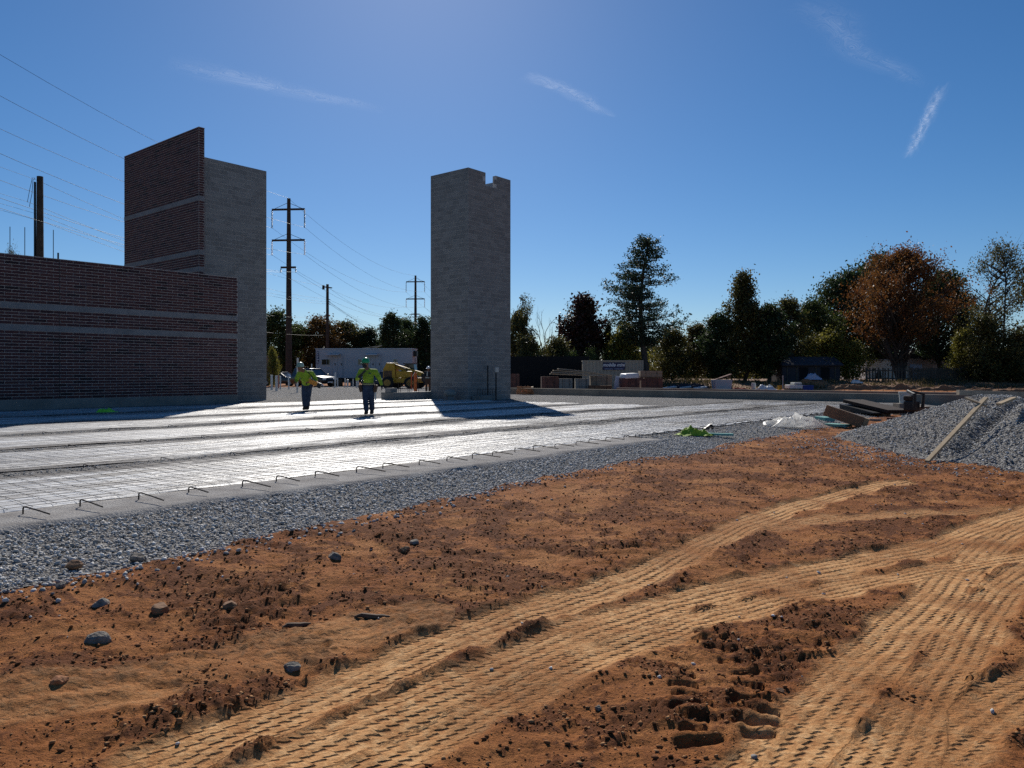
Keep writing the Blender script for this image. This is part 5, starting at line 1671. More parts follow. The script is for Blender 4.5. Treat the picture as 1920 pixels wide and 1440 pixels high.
t = thing('cement_sack', 'pale sack slumped on a dark block at the block tower foot', 'sack', (p.x, p.y, -0.02), 0.3)
MB().box(-0.14, -0.14, 0, 0.16, 0.16, 0.2).build('block', M['cmu_o'], t, bevel=0.01)
MB().lathe([(0.14, 0.2), (0.25, 0.24), (0.28, 0.36), (0.22, 0.47), (0.10, 0.52), (0.03, 0.53)], 14, sx=1.1, sy=0.8).build('sack_body', M['greypal'], t, smooth=True)
for px, top, dark_cap, lab in ((914.5, 684, None, 'tall dark steel post at the block tower face'), (930.0, 697, 1, 'dark steel post with a pale box on top at the block tower')):
    D = 36.3; p = dp(px, D, -0.03); h = zat(top, D)
    t = thing('steel_post', lab, 'post', p, BROT)
    MB().cyl((0, 0, -0.1), (0, 0, h), 0.034, None, 8).build('post_shaft', M['black'], t)
    MB().box(-0.10, -0.10, -0.01, 0.10, 0.10, 0.03).build('base_plate', M['black'], t)
    if dark_cap: MB().box(-0.12, -0.08, h, 0.12, 0.10, h + 0.24).build('box', M['metal'], t, bevel=0.01)

# rods above the low brick wall
for px, top, d, r, lab in ((18.7, 425, 33.0, 0.016, 'thin rod above the brick wall at far left'), (46.5, 426, 33.3, 0.016, 'thin rod above the brick wall left of the thick pole'),
                           (100, 431, 33.6, 0.016, 'thin rod above the brick wall right of the thick pole'), (109, 474, 31.0, 0.035, 'short black stub on top of the brick wall')):
    p = dp(px, d)
    tag(MB().cyl((0, 0, 0), (0, 0, zat(top, d)), r, r * 0.9, 6).build('steel_rod', M['rebar'], None, loc=p), lab, 'rod', 'rods above the wall')


# ------------------------------------------------------------------ crumpled soft things
def crumple(name, loc, sx, sy, h, mat, label, cat, seed, rot=0.0, n=46, spike=None):
    xs = np.linspace(-1, 1, n); X, Y = np.meshgrid(xs, xs)
    g = 1 - sstep(0.45, 1.0, np.hypot(X, Y) * (1 + 0.25 * vnoise(X * 2 + seed, Y * 2, seed)))
    Z = h * g * (0.55 + 0.5 * np.abs(fbm(X * 2.2 + seed, Y * 2.2, seed, 4, 0.6)) * 1.6) + h * 0.12 * g * fbm(X * 9, Y * 9, seed + 3, 2)
    if spike:
        for (a, b, hh, w) in spike: Z = Z + hh * np.exp(-(np.hypot((X - a) * 1.6, Y - b) / w) ** 1.2)
    ex = X * sx * (1 + 0.18 * fbm(X * 3, Y * 3, seed + 5, 3)); ey = Y * sy * (1 + 0.2 * fbm(X * 3, Y * 3, seed + 8, 3))
    P = np.stack([ex, ey, Z], -1).reshape(-1, 3)
    i = np.arange((n - 1) * n).reshape(-1, n)[:, :-1].ravel()
    F = np.stack([i, i + 1, i + n + 1, i + n], 1)
    gg = g.ravel(); F = F[gg[F].max(1) > 0.02]
    me = np_mesh(name, P, F, mat, True)
    o = link(name, me, None, loc); o.rotation_euler = (0, 0, rot)
    return tag(o, label, cat)


def on_bed(px, py, z=0.0):
    p = gp(px, py, z); u, v = UV(p.x, p.y)
    q = max(gzb(p.x, p.y), float(bed_z(np.array([u]), np.array([v]))[0]) if v > vb(u) else -9)
    d = (CAM_Z - q) * 1440 / (py - 700)
    return Vector(((px - 960) / 1440 * d, d, q))


p = on_bed(1492, 803, -0.08)
crumple('plastic_film', (p.x, p.y, p.z + 0.05), 0.78, 0.45, 0.24, M['film'], 'crumpled bundle of clear white plastic film on the gravel', 'plastic film', 3, -0.05, spike=[(0.0, 0.1, 0.13, 0.2)])
p = on_bed(1304, 817, -0.08)
crumple('safety_vest', (p.x, p.y, p.z + 0.01), 0.40, 0.22, 0.13, M['lime'], 'lime green safety vest thrown on the gravel', 'vest', 5, 0.1, spike=[(-0.25, 0.0, 0.14, 0.3)])
p = on_bed(1346, 817, -0.08)
o = MB().obox((0, 0, 0.03), (0.62, 0.12, 0.045), (0, 0.02, 0)).build('foam_strip', M['foam'], None, bevel=0.006, loc=(p.x, p.y, p.z)); o.rotation_euler = (0, 0, -0.12)
tag(o, 'thin teal foam strip beside the lime vest', 'foam strip')
p = on_bed(1327, 806, -0.05); t = thing('hand_tool', 'small black tool lying behind the lime vest', 'tool', (p.x, p.y, p.z), 0.5)
MB().obox((0, 0, 0.06), (0.22, 0.07, 0.06), (0, -0.5, 0)).build('handle', M['black'], t, bevel=0.01)
MB().cyl((0.09, 0, 0.12), (0.15, 0, 0.03), 0.035, None, 8).build('head', M['black'], t)
p = on_bed(197, 774, 0.0)
crumple('plastic_bag', (p.x, p.y, 0.0), 0.36, 0.2, 0.14, M['lime_bag'], 'bright green plastic bag at the foot of the brick wall', 'bag', 8, BROT)

# brown carton leaning over teal foam
p = dp(1582, 19.2)
t = thing('long_carton', 'long brown carton tilted on the gravel', 'box', (p.x, p.y, -0.06), -0.42)
TL = 0.33
MB().obox((0, 0, 0.24), (0.92, 0.34, 0.27), (0, TL, 0)).build('carton_body', M['cardboard'], t, bevel=0.008)
ex, ez = 0.46 * math.cos(TL), -0.46 * math.sin(TL)
MB().obox((ex + 0.055, 0, 0.24 + ez - 0.018), (0.11, 0.33, 0.262), (0, TL, 0)).build('end_flap', M['cardboard_l'], t)
MB().obox((0.135 * math.sin(TL), -0.155, 0.24 + 0.137 * math.cos(TL)), (0.9, 0.022, 0.008), (0, TL, 0)).build('lit_edge', M['lumber'], t)  # thin pale strip paints the sunlit top edge of the carton
for k, (x0, x1, yy, zz, lab) in enumerate(((1537, 1556, 789, 0.07, 'pale teal foam block at the carton left end'), (1552, 1592, 799, 0.04, 'long teal foam board under the brown carton'))):
    p = on_bed(x0, yy); q = on_bed(x1, yy + 3)
    m = MB(); m.beam((0, 0, zz), (q.x - p.x, q.y - p.y, zz), 0.3, zz * 1.6)
    tag(m.build('foam_board', M['foam'], None, bevel=0.006, loc=(p.x, p.y, p.z)), lab, 'foam board')

# stack of ribbed metal forms
p = dp(1634, 23.8); q = dp(1698, 23.4)
t = thing('ribbed_form_stack', 'stack of dark ribbed metal forms behind the carton', 'metal forms', (p.x, p.y, -0.06), 0)
rr = random.Random(2); Lx = q.x - p.x
for k in range(8):
    x = 0.1 + k * (Lx - 0.2) / 8
    m = MB()
    m.beam((x + 0.36, -0.20, 0.13), (x - 0.30, 1.5, 0.40), 0.10, 0.11)
    m.build('rib', M['rust'], t, bevel=0.015)
m = MB(); m.add([(0.05, 0.0, 0.05), (Lx, 0.0, 0.05), (Lx, 0, 0.09), (0.05, 0, 0.09), (-0.35, 1.5, 0.05), (Lx - 0.3, 1.5, 0.05), (Lx - 0.3, 1.5, 0.30), (-0.35, 1.5, 0.30)],
                [(0, 1, 2, 3), (7, 6, 5, 4), (3, 2, 6, 7), (1, 5, 6, 2), (0, 4, 5, 1), (4, 0, 3, 7)])
m.build('lower_sheets', M['black'], t)
for x in (0.35, Lx - 0.4): MB().box(x, -0.05, -0.1, x + 0.12, 1.4, 0.05).build('bearer', M['lumber_dark'], t)
p = dp(1626, 21.9); o = MB().obox((0, 0, 0.05), (0.75, 0.1, 0.06), (0, 0.02, -0.1)).build('timber', M['lumber_grey'], None, bevel=0.005, loc=(p.x, p.y, -0.12))
tag(o, 'short grey timber before the ribbed forms', 'timber')
p = dp(1671, 21.4); o = MB().obox((0, 0, 0.07), (0.2, 0.12, 0.12), (0, 0, 0.2)).build('brick', M['brickpal'], None, bevel=0.006, loc=(p.x, p.y, -0.11))
tag(o, 'single dusty brick before the ribbed forms', 'brick')

# rammer and bucket
p = dp(1711, 20.2)
t = thing('soil_rammer', 'black upright soil rammer beside the gravel heap', 'machine', (p.x, p.y, -0.1), 0.4)
t.scale = (1.25, 1.25, 1.1)
MB().box(-0.14, -0.2, 0, 0.16, 0.16, 0.07).build('foot', M['lumber_dark'], t, bevel=0.01)
MB().lathe([(0.10, 0.07), (0.11, 0.1), (0.085, 0.14), (0.11, 0.18), (0.085, 0.22), (0.11, 0.26), (0.085, 0.3), (0.1, 0.34)], 12).build('bellows', M['black'], t)
MB().obox((0.0, 0.02, 0.45), (0.22, 0.24, 0.24)).build('engine', M['black'], t, bevel=0.03)
MB().obox((-0.02, 0.06, 0.63), (0.14, 0.2, 0.12)).build('fuel_tank', M['boot'], t, bevel=0.03)
MB().tube([(-0.12, -0.14, 0.4), (-0.13, -0.16, 0.74), (0.0, 0.12, 0.80), (0.13, -0.16, 0.74), (0.12, -0.14, 0.4)], 0.035, 8).build('handle', M['black'], t)
p = dp(1695, 24.5)
t = thing('bucket', 'pale plastic bucket left of the black rammer', 'bucket', (p.x, p.y, 0.0), 0)
for i in range(1):
    MB().lathe([(0.13, 0.30), (0.155, 0.62), (0.165, 0.63), (0.165, 0.66), (0.145, 0.665), (0.12, 0.36)], 18).build('bucket_body', M['bucket'], t, smooth=False)
    MB().tube([(0.165 * math.cos(a), 0.165 * math.sin(a) * 0.2 - 0.1, 0.62 - 0.12 * math.sin(a)) for a in np.linspace(0, math.pi, 9)], 0.006, 5).build('handle', M['metal'], t)
MB().box(-0.25, -0.22, -0.1, 0.25, 0.22, 0.295).build('block_under', M['concrete_tan'], t, bevel=0.01)
p = dp(1728, 22.5); t = thing('plywood_crate', 'plain plywood crate right of the black rammer', 'crate', (p.x, p.y, -0.1), 0.1)
MB().box(-0.22, -0.2, 0, 0.12, 0.2, 0.36).build('crate_body', M['lumber_dark'], t, bevel=0.01)
MB().box(-0.24, -0.22, 0.362, 0.14, 0.22, 0.385).build('lid', M['lumber_grey'], t)

# planks on the heap
def plank(p0, p1, w, h, mat, label):
    p0 = Vector(p0); p1 = Vector(p1); m = MB(); m.beam((0, 0, 0), p1 - p0, w, h)
    return tag(m.build('plank', M[mat], None, bevel=0.003, loc=p0), label, 'plank', 'loose planks')


plank((6.82, 12.62, float(pile_z(np.array(6.82), np.array(12.62))) + 0.05), (8.64, 14.0, 0.80), 0.075, 0.04, 'lumber', 'long plank leaning down the gravel heap slope')
plank((8.30, 14.05, 0.80), (8.52, 13.8, 0.66), 0.10, 0.03, 'lumber', 'short plank end crossing the top of the long plank')
plank((8.62, 13.6, 0.70), (9.15, 14.0, 0.80), 0.09, 0.04, 'lumber', 'short plank lying on the crest of the gravel heap')
plank((10.45, 18.0, 0.80), (12.1, 17.9, 0.75), 0.14, 0.12, 'lumber_grey', 'long pale beam lying beyond the crest of the gravel heap')
o = MB().box(0.7, -0.3, -0.3, 1.7, 0.3, 0.69).build('block_stack', M['concrete'], None, bevel=0.01, loc=(10.2, 18.2, 0))
tag(o, 'grey block row under the pale beam behind the heap', 'block stack')


# ------------------------------------------------------------------ container and pallets
def container():
    D = 63.0; k = D / 1440; p = dp(1093, D); L = 112 * k; W = 2.3
    zt = zat(674.5, D)
    t = thing('storage_container', 'tan steel storage container with a navy sign', 'container', (p.x, p.y, -0.05), -0.05)
    MB().box(0.02, 0.04, 0.12, L - 0.02, W, zt - 0.06).build('inner_wall', M['container'], t)
    n = 17; s = L / n; first = None
    for i in range(n):
        mb = MB(); mb.prism([(0.0, 0), (0.0, 0)], 0, 1) if False else None
        a = i * s
        o = MB().add([(a + s * 0.1, 0.0, 0.12), (a + s * 0.6, 0.0, 0.12), (a + s * 0.72, 0.038, 0.12), (a - s * 0.02, 0.038, 0.12),
                      (a + s * 0.1, 0.0, zt - 0.1), (a + s * 0.6, 0.0, zt - 0.1), (a + s * 0.72, 0.038, zt - 0.1), (a - s * 0.02, 0.038, zt - 0.1)],
                     [(0, 1, 5, 4), (1, 2, 6, 5), (3, 0, 4, 7), (4, 5, 6, 7), (0, 3, 2, 1)]).build('corrugation', M['container'], t)
    MB().box(-0.03, -0.03, zt - 0.1, L + 0.03, W + 0.03, zt).build('top_rail', M['container'], t)
    MB().box(-0.03, -0.03, 0.0, L + 0.03, W + 0.03, 0.12).build('bottom_rail', M['container'], t)
    for x in (-0.03, L - 0.09): MB().box(x, -0.035, 0.12, x + 0.12, 0.09, zt - 0.1).build('corner_post', M['container'], t)
    for y in (0.25, 1.2): MB().box(L + 0.001, y, 0.15, L + 0.05, y + 0.9, zt - 0.15).build('end_door', M['container'], t, bevel=0.01)
    for y in (0.6, 1.0, 1.4, 1.8): MB().cyl((L + 0.08, y, 0.2), (L + 0.08, y, zt - 0.2), 0.025, None, 6).build('lock_rod', M['metal'], t)
    x0, x1 = 37 * k, 78 * k; z0, z1 = zat(692.5, D), zat(678.5, D)
    sg = MB().box(x0, -0.06, z0, x1, -0.04, z1).build('sign_panel', M['navy'], t)
    text_mesh('mobile mini', 0.385, M['white'], sg, ((x0 + x1) / 2 - 0.02, -0.064, z0 + (z1 - z0) * 0.66), (math.pi / 2, 0, 0), 0.32, 0.002, 0.008)
    for a, b in ((0.09, 0.45), (0.53, 0.92)): MB().box(x0 + (x1 - x0) * a, -0.064, z0 + 0.06, x0 + (x1 - x0) * b, -0.061, z0 + 0.10).build('fine_print', M['tarp_blue'], sg)


container()


def pallet_stack(px, d, w, h, dep, mat, label, kind='brick', base=-0.05, rot=0.0, wrap=None, tilt=0.0):
    p = dp(px, d, base)
    t = thing('pallet_stack', label, 'pallet', p, rot, 'pallets of masonry beyond the stem walls')
    for y in (-dep / 2 + 0.05, 0, dep / 2 - 0.05): MB().box(-w / 2, y - 0.05, 0, w / 2, y + 0.05, 0.09).build('bearer', M['lumber_dark'], t)
    MB().box(-w / 2, -dep / 2, 0.092, w / 2, dep / 2, 0.115).build('deck', M['lumber_grey'], t)
    m = MB(); ch = 0.105 if kind == 'brick' else 0.2; bl = 0.43 if kind == 'brick' else 0.41
    n = max(2, round((h - 0.12) / ch)); rr = random.Random(px)
    for r in range(n):
        a = -w / 2
        while a < w / 2 - 0.06:
            e = min(a + bl, w / 2); j = rr.uniform(-0.012, 0.012)
            m.box(a + 0.006, -dep / 2 + j, 0.12 + r * ch, e - 0.006, dep / 2 + j, 0.12 + (r + 1) * ch - 0.008); a = e
    tag(m.build('stacked_masonry', mat, t), kind='stuff')
    for x in (-w * 0.25, w * 0.25): MB().box(x - 0.012, -dep / 2 - 0.016, 0.118, x + 0.012, -dep / 2 - 0.013, 0.12 + n * ch).build('strap', M['black'], t)
    if wrap:
        top = 0.12 + n * ch
        MB().obox((0.02, 0, top + 0.16), (w * 1.06, dep * 1.04, 0.36), (0.03, -0.05, 0.04), taper=0.86).build('plastic_wrap', M['plastic_white'], t, bevel=0.07, smooth=True)
    return t, 0.12 + n * ch


D5 = 57.0; k5 = D5 / 1440
pallet_stack(962, 60, 1.0, 1.25, 0.9, M['brickpal'], 'reddish brick pallet half hidden by the block tower')
pallet_stack(1031, D5, 33 * k5, 1.02, 1.1, M['brickpal'], 'red brick pallet at the left end of the pallet row')
pallet_stack(1060, D5, 25 * k5, 1.0, 1.1, M['greypal'], 'grey block pallet right of the left brick pallet', 'block')
pallet_stack(1091, D5, 26 * k5, 1.0, 1.1, M['greypal'], 'second grey block pallet under the stacked boards', 'block')
pallet_stack(1126, D5 + 0.6, 40 * k5, 1.08, 1.1, M['tanpal'], 'tan carton pallet at the right end of the boards', 'block')
pallet_stack(1180, D5 - 1, 29 * k5, 0.98, 1.1, M['brickpal'], 'brick pallet topped with white plastic wrap', 'brick', wrap=True, rot=0.25)
pallet_stack(1220, D5 - 1, 40 * k5, 0.92, 1.1, M['brickpal'], 'wide brick pallet carrying tan cartons')
t, _ = pallet_stack(1219, D5 - 1, 40 * k5, 0.62, 1.0, M['tanpal'], 'tan cartons stacked on the wide brick pallet', 'block', base=0.92)
pallet_stack(1125, D5 - 1.2, 42 * k5, 0.45, 0.8, M['lumber_dark'], 'low dark timber stack before the tan carton pallet')
for i, (x0, x1, y0, y1, lab) in enumerate(((1031, 1100, 701, 704, 'lowest board of the stack over the pallets'), (1034, 1112, 698, 702, 'second board of the stack over the pallets'), (1037, 1113, 694.5, 700, 'third board of the stack over the pallets'),
                                           (1046, 1115, 691.5, 698, 'top board of the stack over the pallets'), (1104, 1146, 699.5, 704, 'board sloping down at the right of the stack'))):
    plank(dp(x0, D5 - 0.4 + 0.2 * i, zat(y0, D5)), dp(x1, D5 - 0.3 + 0.2 * i, zat(y1, D5)), 0.9, 0.07, 'lumber_grey' if i % 2 else 'lumber', lab)
p = dp(1160, 60); t = thing('leaning_panel', 'pale panel leaning against the container', 'panel', (p.x, p.y, -0.05), 0)
MB().obox((0, 0, 0.55), (0.62, 0.04, 1.05), (0.2, 0.12, 0)).build('panel_sheet', M['tarp_blue'], t, bevel=0.005)
MB().obox((0, -0.05, 0.55), (0.04, 0.03, 1.05), (0.2, 0.12, 0)).build('seam', M['door'], t)
p = B(35.7, 28.4)                                     # small brick pile on the near stem wall
t = thing('brick_pile', 'small pile of orange bricks at the stem wall near the tower', 'brick pile', (p.x, p.y, 0.02), 0.2)
rr = random.Random(4)
for r in range(4):
    for c in range(4 - r // 2):
        MB().obox((-0.45 + c * 0.29 + rr.uniform(-0.04, 0.04), rr.uniform(-0.1, 0.1), 0.06 + r * 0.115), (0.27, 0.14, 0.1), (0, 0, rr.uniform(-0.5, 0.5))).build('brick', M['rock_orange'], t)

# ------------------------------------------------------------------ debris beyond the stem walls
def z0(px, d): q = dp(px, d); return gzb(q.x, q.y) + rise(q.x, q.y)


p = dp(1438, 60); crumple('white_bag_heap', (p.x, p.y, z0(1438, 60)), 0.85, 0.5, 0.42, M['plastic_white'], 'heap of white plastic bags on the dirt', 'bags', 12, 0)
p = dp(1462, 60)
t = thing('bucket', 'yellow bucket right of the white bag heap', 'bucket', (p.x, p.y, z0(1462, 60)), 0)
MB().lathe([(0.13, 0), (0.16, 0.34), (0.17, 0.35), (0.17, 0.37), (0.145, 0.37), (0.12, 0.05)], 14).build('bucket_body', M['yellow'], t)
p = dp(1488, 60)
t = thing('liquid_tote', 'white plastic tote right of the yellow bucket', 'tote', (p.x, p.y, z0(1488, 60)), 0.05)
MB().box(-0.55, -0.5, 0.0, 0.55, 0.5, 0.12).build('tote_base', M['black'], t)
MB().box(-0.52, -0.47, 0.122, 0.52, 0.47, 0.42).build('tote_body', M['plastic_white'], t, bevel=0.05)
MB().box(-0.1, -0.4, 0.45, 0.5, 0.4, 0.60).build('tote_lid', M['bucket'], t, bevel=0.04)
for x in (-0.4, -0.13, 0.13, 0.4): MB().box(x - 0.02, -0.482, 0.122, x + 0.02, -0.472, 0.42).build('cage_bar', M['metal'], t)
p = dp(1513, 60.4); t = thing('blue_crate', 'blue plastic crate right of the white tote', 'crate', (p.x, p.y, z0(1513, 60.4)), 0)
MB().box(-0.4, -0.3, 0, 0.4, 0.3, 0.36).build('crate_body', M['blue'], t, bevel=0.02)
MB().box(-0.43, -0.33, 0.3, 0.43, 0.33, 0.375).build('rim', M['blue'], t)
p = dp(1386, 60.5); crumple('red_hose_heap', (p.x, p.y, z0(1386, 60.5)), 0.85, 0.4, 0.20, M['red_cloth'], 'low heap of red tarpaulin on the dirt', 'tarpaulin', 15, 0)
p = dp(1413, 60.5); t = thing('barrel', 'small grey barrel between red tarpaulin and white bags', 'barrel', (p.x, p.y, z0(1413, 60.5)), 0)
MB().lathe([(0.17, 0), (0.185, 0.1), (0.175, 0.2), (0.19, 0.3), (0.175, 0.42), (0.17, 0.55), (0.1, 0.56)], 14).build('barrel_body', M['bucket'], t)
p = dp(1353, 61); t = thing('debris_bin', 'open grey bin with a slanting board on top', 'bin', (p.x, p.y, z0(1353, 61)), 0.1)
MB().obox((0, 0, 0.4), (1.25, 0.9, 0.8), taper=1.12).build('bin_body', M['trailer'], t, bevel=0.02)
MB().obox((0.05, 0, 1.0), (1.5, 0.5, 0.06), (0, -0.32, 0)).build('board', M['brickpal'], t)
MB().box(0.55, -0.3, 0.9, 0.62, 0.3, 1.2).build('upright', M['lumber_dark'], t)
p = dp(1524, 65); crumple('blue_tarp', (p.x, p.y, z0(1524, 65) + 0.5), 0.85, 0.45, 0.5, M['tarp_blue'], 'pale blue tarp draped over a heap before the shed', 'tarpaulin', 18, 0)
o = crumple('dirt_heap', (p.x, p.y, z0(1524, 65) - 0.05), 2.0, 0.9, 0.6, M['rock_brown'], 'dark dirt heap under the pale blue tarp', 'dirt heap', 25, 0)
p = dp(1605, 65); crumple('grey_sheet', (p.x, p.y, z0(1605, 65) + 0.2), 0.5, 0.3, 0.36, M['plastic_white'], 'small white sheet crumpled on the bank below the fence', 'plastic sheet', 20, 0)
for i, (px, d, sx, sy, h, mm, lab) in enumerate(((1590, 61, 2.6, 0.9, 0.45, 'rock_brown', 'brown brush heap left of the white sheet'), (1680, 61, 3.0, 0.9, 0.5, 'rock_brown', 'brown brush heap below the maple stems'),
                                                 (1770, 58, 3.0, 0.9, 0.4, 'rock_brown', 'long dirt heap behind the black rammer'), (1420, 52, 1.2, 0.5, 0.25, 'rock_orange', 'reddish clay heap between the two stem walls'),
                                                 (1640, 40, 3.2, 0.5, 0.20, 'rock_orange', 'long red clay ridge behind the near stem wall'), (1330, 52, 2.2, 0.45, 0.14, 'rock_orange', 'flat clay ridge on the left between the stem walls'),
                                                 (1870, 50, 4.0, 0.9, 0.45, 'rock_brown', 'dark dirt heap behind the pale beam'))):
    p = dp(px, d); crumple('dirt_heap', (p.x, p.y, z0(px, d) - 0.04), sx, sy, h, M[mm], lab, 'dirt heap', 30 + i, 0)
for i, (px, d, L, rz, lab) in enumerate(((1255, 60, 1.1, 0.2, 'left of the two pale scraps right of the cartons'), (1285, 61, 0.9, -0.1, 'right of the two pale scraps right of the cartons'), (1313, 60, 1.0, 0.15, 'whitish scrap before the grey bin'), (985, 57, 1.2, 0.05, 'pale scrap board beside the block tower'))):
    p = dp(px, d, z0(px, d)); o = MB().obox((0, 0, 0.2), (L, 0.35, 0.1), (0.1, -0.12, rz)).build('scrap_board', M['trim'] if i != 3 else M['lumber'], None, bevel=0.01, loc=p); tag(o, 'scrap board, ' + lab, 'board', 'scrap boards')
p = dp(1260, 61.5); crumple('rubble_heap', (p.x + 1.2, p.y, z0(1260, 61.5)), 2.2, 0.6, 0.5, M['shed_wall'], 'dark rubble heap right of the tan cartons', 'rubble', 60, 0)
p = dp(1468, 58); tag(MB().cyl((0, 0, -0.1), (0, 0, 1.15), 0.022, None, 6).build('marker_stake', M['trim'], None, loc=(p.x, p.y, z0(1468, 58))), 'thin pale marker stake left of the white tote', 'stake')
# starter bars / fence pins behind the near stem wall at right
for i in range(16):
    px = 1560 + i * 24; d = 47 - i * 0.35
    p = dp(px, d); tag(MB().cyl((0, 0, -0.1), (0, 0, 0.62), 0.014, None, 5).build('silt_fence_stake', M['lumber_dark'], None, loc=(p.x, p.y, z0(px, d))), 'thin stake of the silt fence line behind the stem walls', 'stake', 'silt fence stakes')

# ------------------------------------------------------------------ fences, shed, far building
p = dp(952, 68); q = dp(1104, 66.5)
t = thing('screen_fence', 'black screened fence between block tower and container', 'fence', (p.x, p.y, -0.1), math.atan2(q.y - p.y, q.x - p.x))
L = (q - p).length; n = 4
for i in range(n): MB().box(i * L / n + 0.03, 0.0, 0.05, (i + 1) * L / n - 0.03, 0.02, zat(668, 67) + 0.1).build('screen_panel', M['fence_black'], t)
for i in range(n + 1): MB().cyl((i * L / n, 0.06, -0.2), (i * L / n, 0.06, zat(667, 67) + 0.12), 0.035, None, 6).build('post', M['black'], t)


def wood_fence(px0, px1, d, top, gap, label):
    p = dp(px0, d); q = dp(px1, d); z = z0(px0, d)
    t = thing('wooden_fence', label, 'fence', (p.x, p.y, z - 0.05), 0, 'board fences under the trees')
    L = q.x - p.x; h = zat(top, d) - z
    m = MB(); x = 0.0; rr = random.Random(int(px0))
    while x < L:
        w = 0.14 * rr.uniform(0.9, 1.05); e = h + rr.uniform(-0.05, 0.04)
        m.box(x, 0, 0.05, x + w, 0.02, e); x += w + gap * rr.uniform(0.4, 1.6)
    tag(m.build('boards', M['fence_wood'], t), kind='stuff')
    for zz in (0.3, h - 0.3): MB().box(0, 0.021, zz, L, 0.06, zz + 0.09).build('rail', M['fence_wood'], t)
    x = 0.0
    while x < L: MB().box(x, 0.061, -0.3, x + 0.1, 0.16, h).build('post', M['fence_wood'], t); x += 2.4


wood_fence(1624, 1708, 70.2, 688.5, 0.17, 'gapped board fence before the white building')
wood_fence(1709, 1800, 70.4, 689, 0.02, 'close board fence right of the maple stems')
wood_fence(1801, 2010, 70.0, 686.5, 0.03, 'board fence along the right picture edge')

D = 72; k = D / 1440; p = dp(1467, D); L = 108 * k
t = thing('shed', 'dark shed with a low slate roof behind the debris', 'shed', (p.x, p.y, 0.3), 0)
MB().box(0, 0, 0, L, 3.0, zat(685, D) - 0.3).build('wall', M['shed_wall'], t)
zr = zat(684, D) - 0.3
MB().add([(-0.2, -0.35, zr), (L + 0.2, -0.35, zr), (L + 0.1, 1.6, zat(668, D) - 0.3), (0.25, 1.6, zat(668, D) - 0.3), (-0.2, 3.3, zr), (L + 0.2, 3.3, zr)],
         [(0, 1, 2, 3), (3, 2, 5, 4), (0, 3, 4), (1, 5, 2), (0, 4, 5, 1)]).build('roof', M['roof_dark'], t)
MB().box(-0.2, -0.40, zr - 0.08, L + 0.2, -0.352, zr + 0.02).build('eave_board', M['shed_wall'], t)
for i in range(6): MB().box(0.4 + i * L / 6, -0.05, 0, 0.5 + i * L / 6, -0.002, zr - 0.1).build('wall_batten', M['fence_wood'], t)
for x in (1.6, 3.6): MB().box(x, -0.06, 0.2, x + 0.8, -0.052, zr - 0.25).build('door', M['fence_black'], t)

D = 92; k = D / 1440; p = dp(1624, D)
t = thing('white_building', 'low pale building with grey roof behind the rust maple', 'building', (p.x, p.y, 0.3), 0)
L1 = 77 * k; L2 = 160 * k; W = 9
MB().add([(0, 0, 0), (L1, 0, 0), (L1, W, 0), (0, W, 0), (0, 0, zat(676, D) - 0.3), (L1, 0, zat(671.5, D) - 0.3), (L1, W, zat(671.5, D) - 0.3), (0, W, zat(676, D) - 0.3)],
         [(0, 3, 2, 1), (4, 5, 6, 7), (0, 1, 5, 4), (1, 2, 6, 5), (2, 3, 7, 6), (3, 0, 4, 7)]).build('white_wall', M['stucco'], t)
MB().box(L1 + 0.005, 0.3, 0, L2, W, zat(672, D) - 0.3).build('pink_wall', M['stucco_pink'], t)
MB().box(0.1, 0.45, zat(675, D) - 0.3, L2, W - 0.3, zat(663.5, D) - 0.3).build('roof', M['roof_dark'], t)
MB().box(-0.1, -0.12, zat(676.2, D) - 0.3, L1 + 0.05, -0.005, zat(673.5, D) - 0.3).build('fascia', M['trim'], t)
MB().box(84 * k, 0.25, 0.0, 107 * k, 0.297, zat(683, D) - 0.3).build('garage_door', M['tarp_blue'], t)
for a, b, c in ((94, 101, 655), (7, 14, 650), (124, 128, 656)):
    ch = MB().box(a * k, 1.2, zat(668, D) - 0.3, b * k, 1.7, zat(c, D) - 0.3).build('chimney', M['stucco'], t)
    MB().box((a - 0.5) * k, 1.15, zat(c, D) - 0.298, (b + 0.5) * k, 1.75, zat(c, D) - 0.22).build('chimney_cap', M['trim'], ch)
D = 94; p = dp(505, 96)
t = thing('grey_hut', 'small grey hut at the foot of the brick tower', 'hut', (p.x, p.y, -0.05), 0)
MB().box(-2.0, 0, 0, 0.35, 2.5, zat(668, 96)).build('wall', M['concrete_tan'], t)
MB().box(-2.1, -0.1, zat(668, 96) + 0.002, 0.45, 2.6, zat(666.5, 96)).build('roof', M['concrete'], t)
# ------------------------------------------------------------------ people
def capsule(mb, p0, p1, r0, r1, n=12, sq=1.0):
    """tapered limb with rounded ends; sq flattens it front to back (Y)"""
    p0 = Vector(p0); p1 = Vector(p1); d = p1 - p0; L = d.length; d = d / L if L > 1e-6 else Vector((0, 0, 1))
    pts = []; rad = []
    for a in (80, 50, 20): pts.append(p0 - d * r0 * math.sin(math.radians(a))); rad.append(r0 * math.cos(math.radians(a)))
    pts.append(p0.lerp(p1, 0.5)); rad.append((r0 + r1) / 2)
    for a in (20, 50, 80): pts.append(p1 + d * r1 * math.sin(math.radians(a))); rad.append(r1 * math.cos(math.radians(a)))
    s = len(mb.v); mb.tube(pts, rad, n)
    if sq != 1.0:
        cy = (p0.y + p1.y) / 2
        for i in range(s, len(mb.v)):
            x, y, z = mb.v[i]; mb.v[i] = (x, cy + (y - cy) * sq, z)


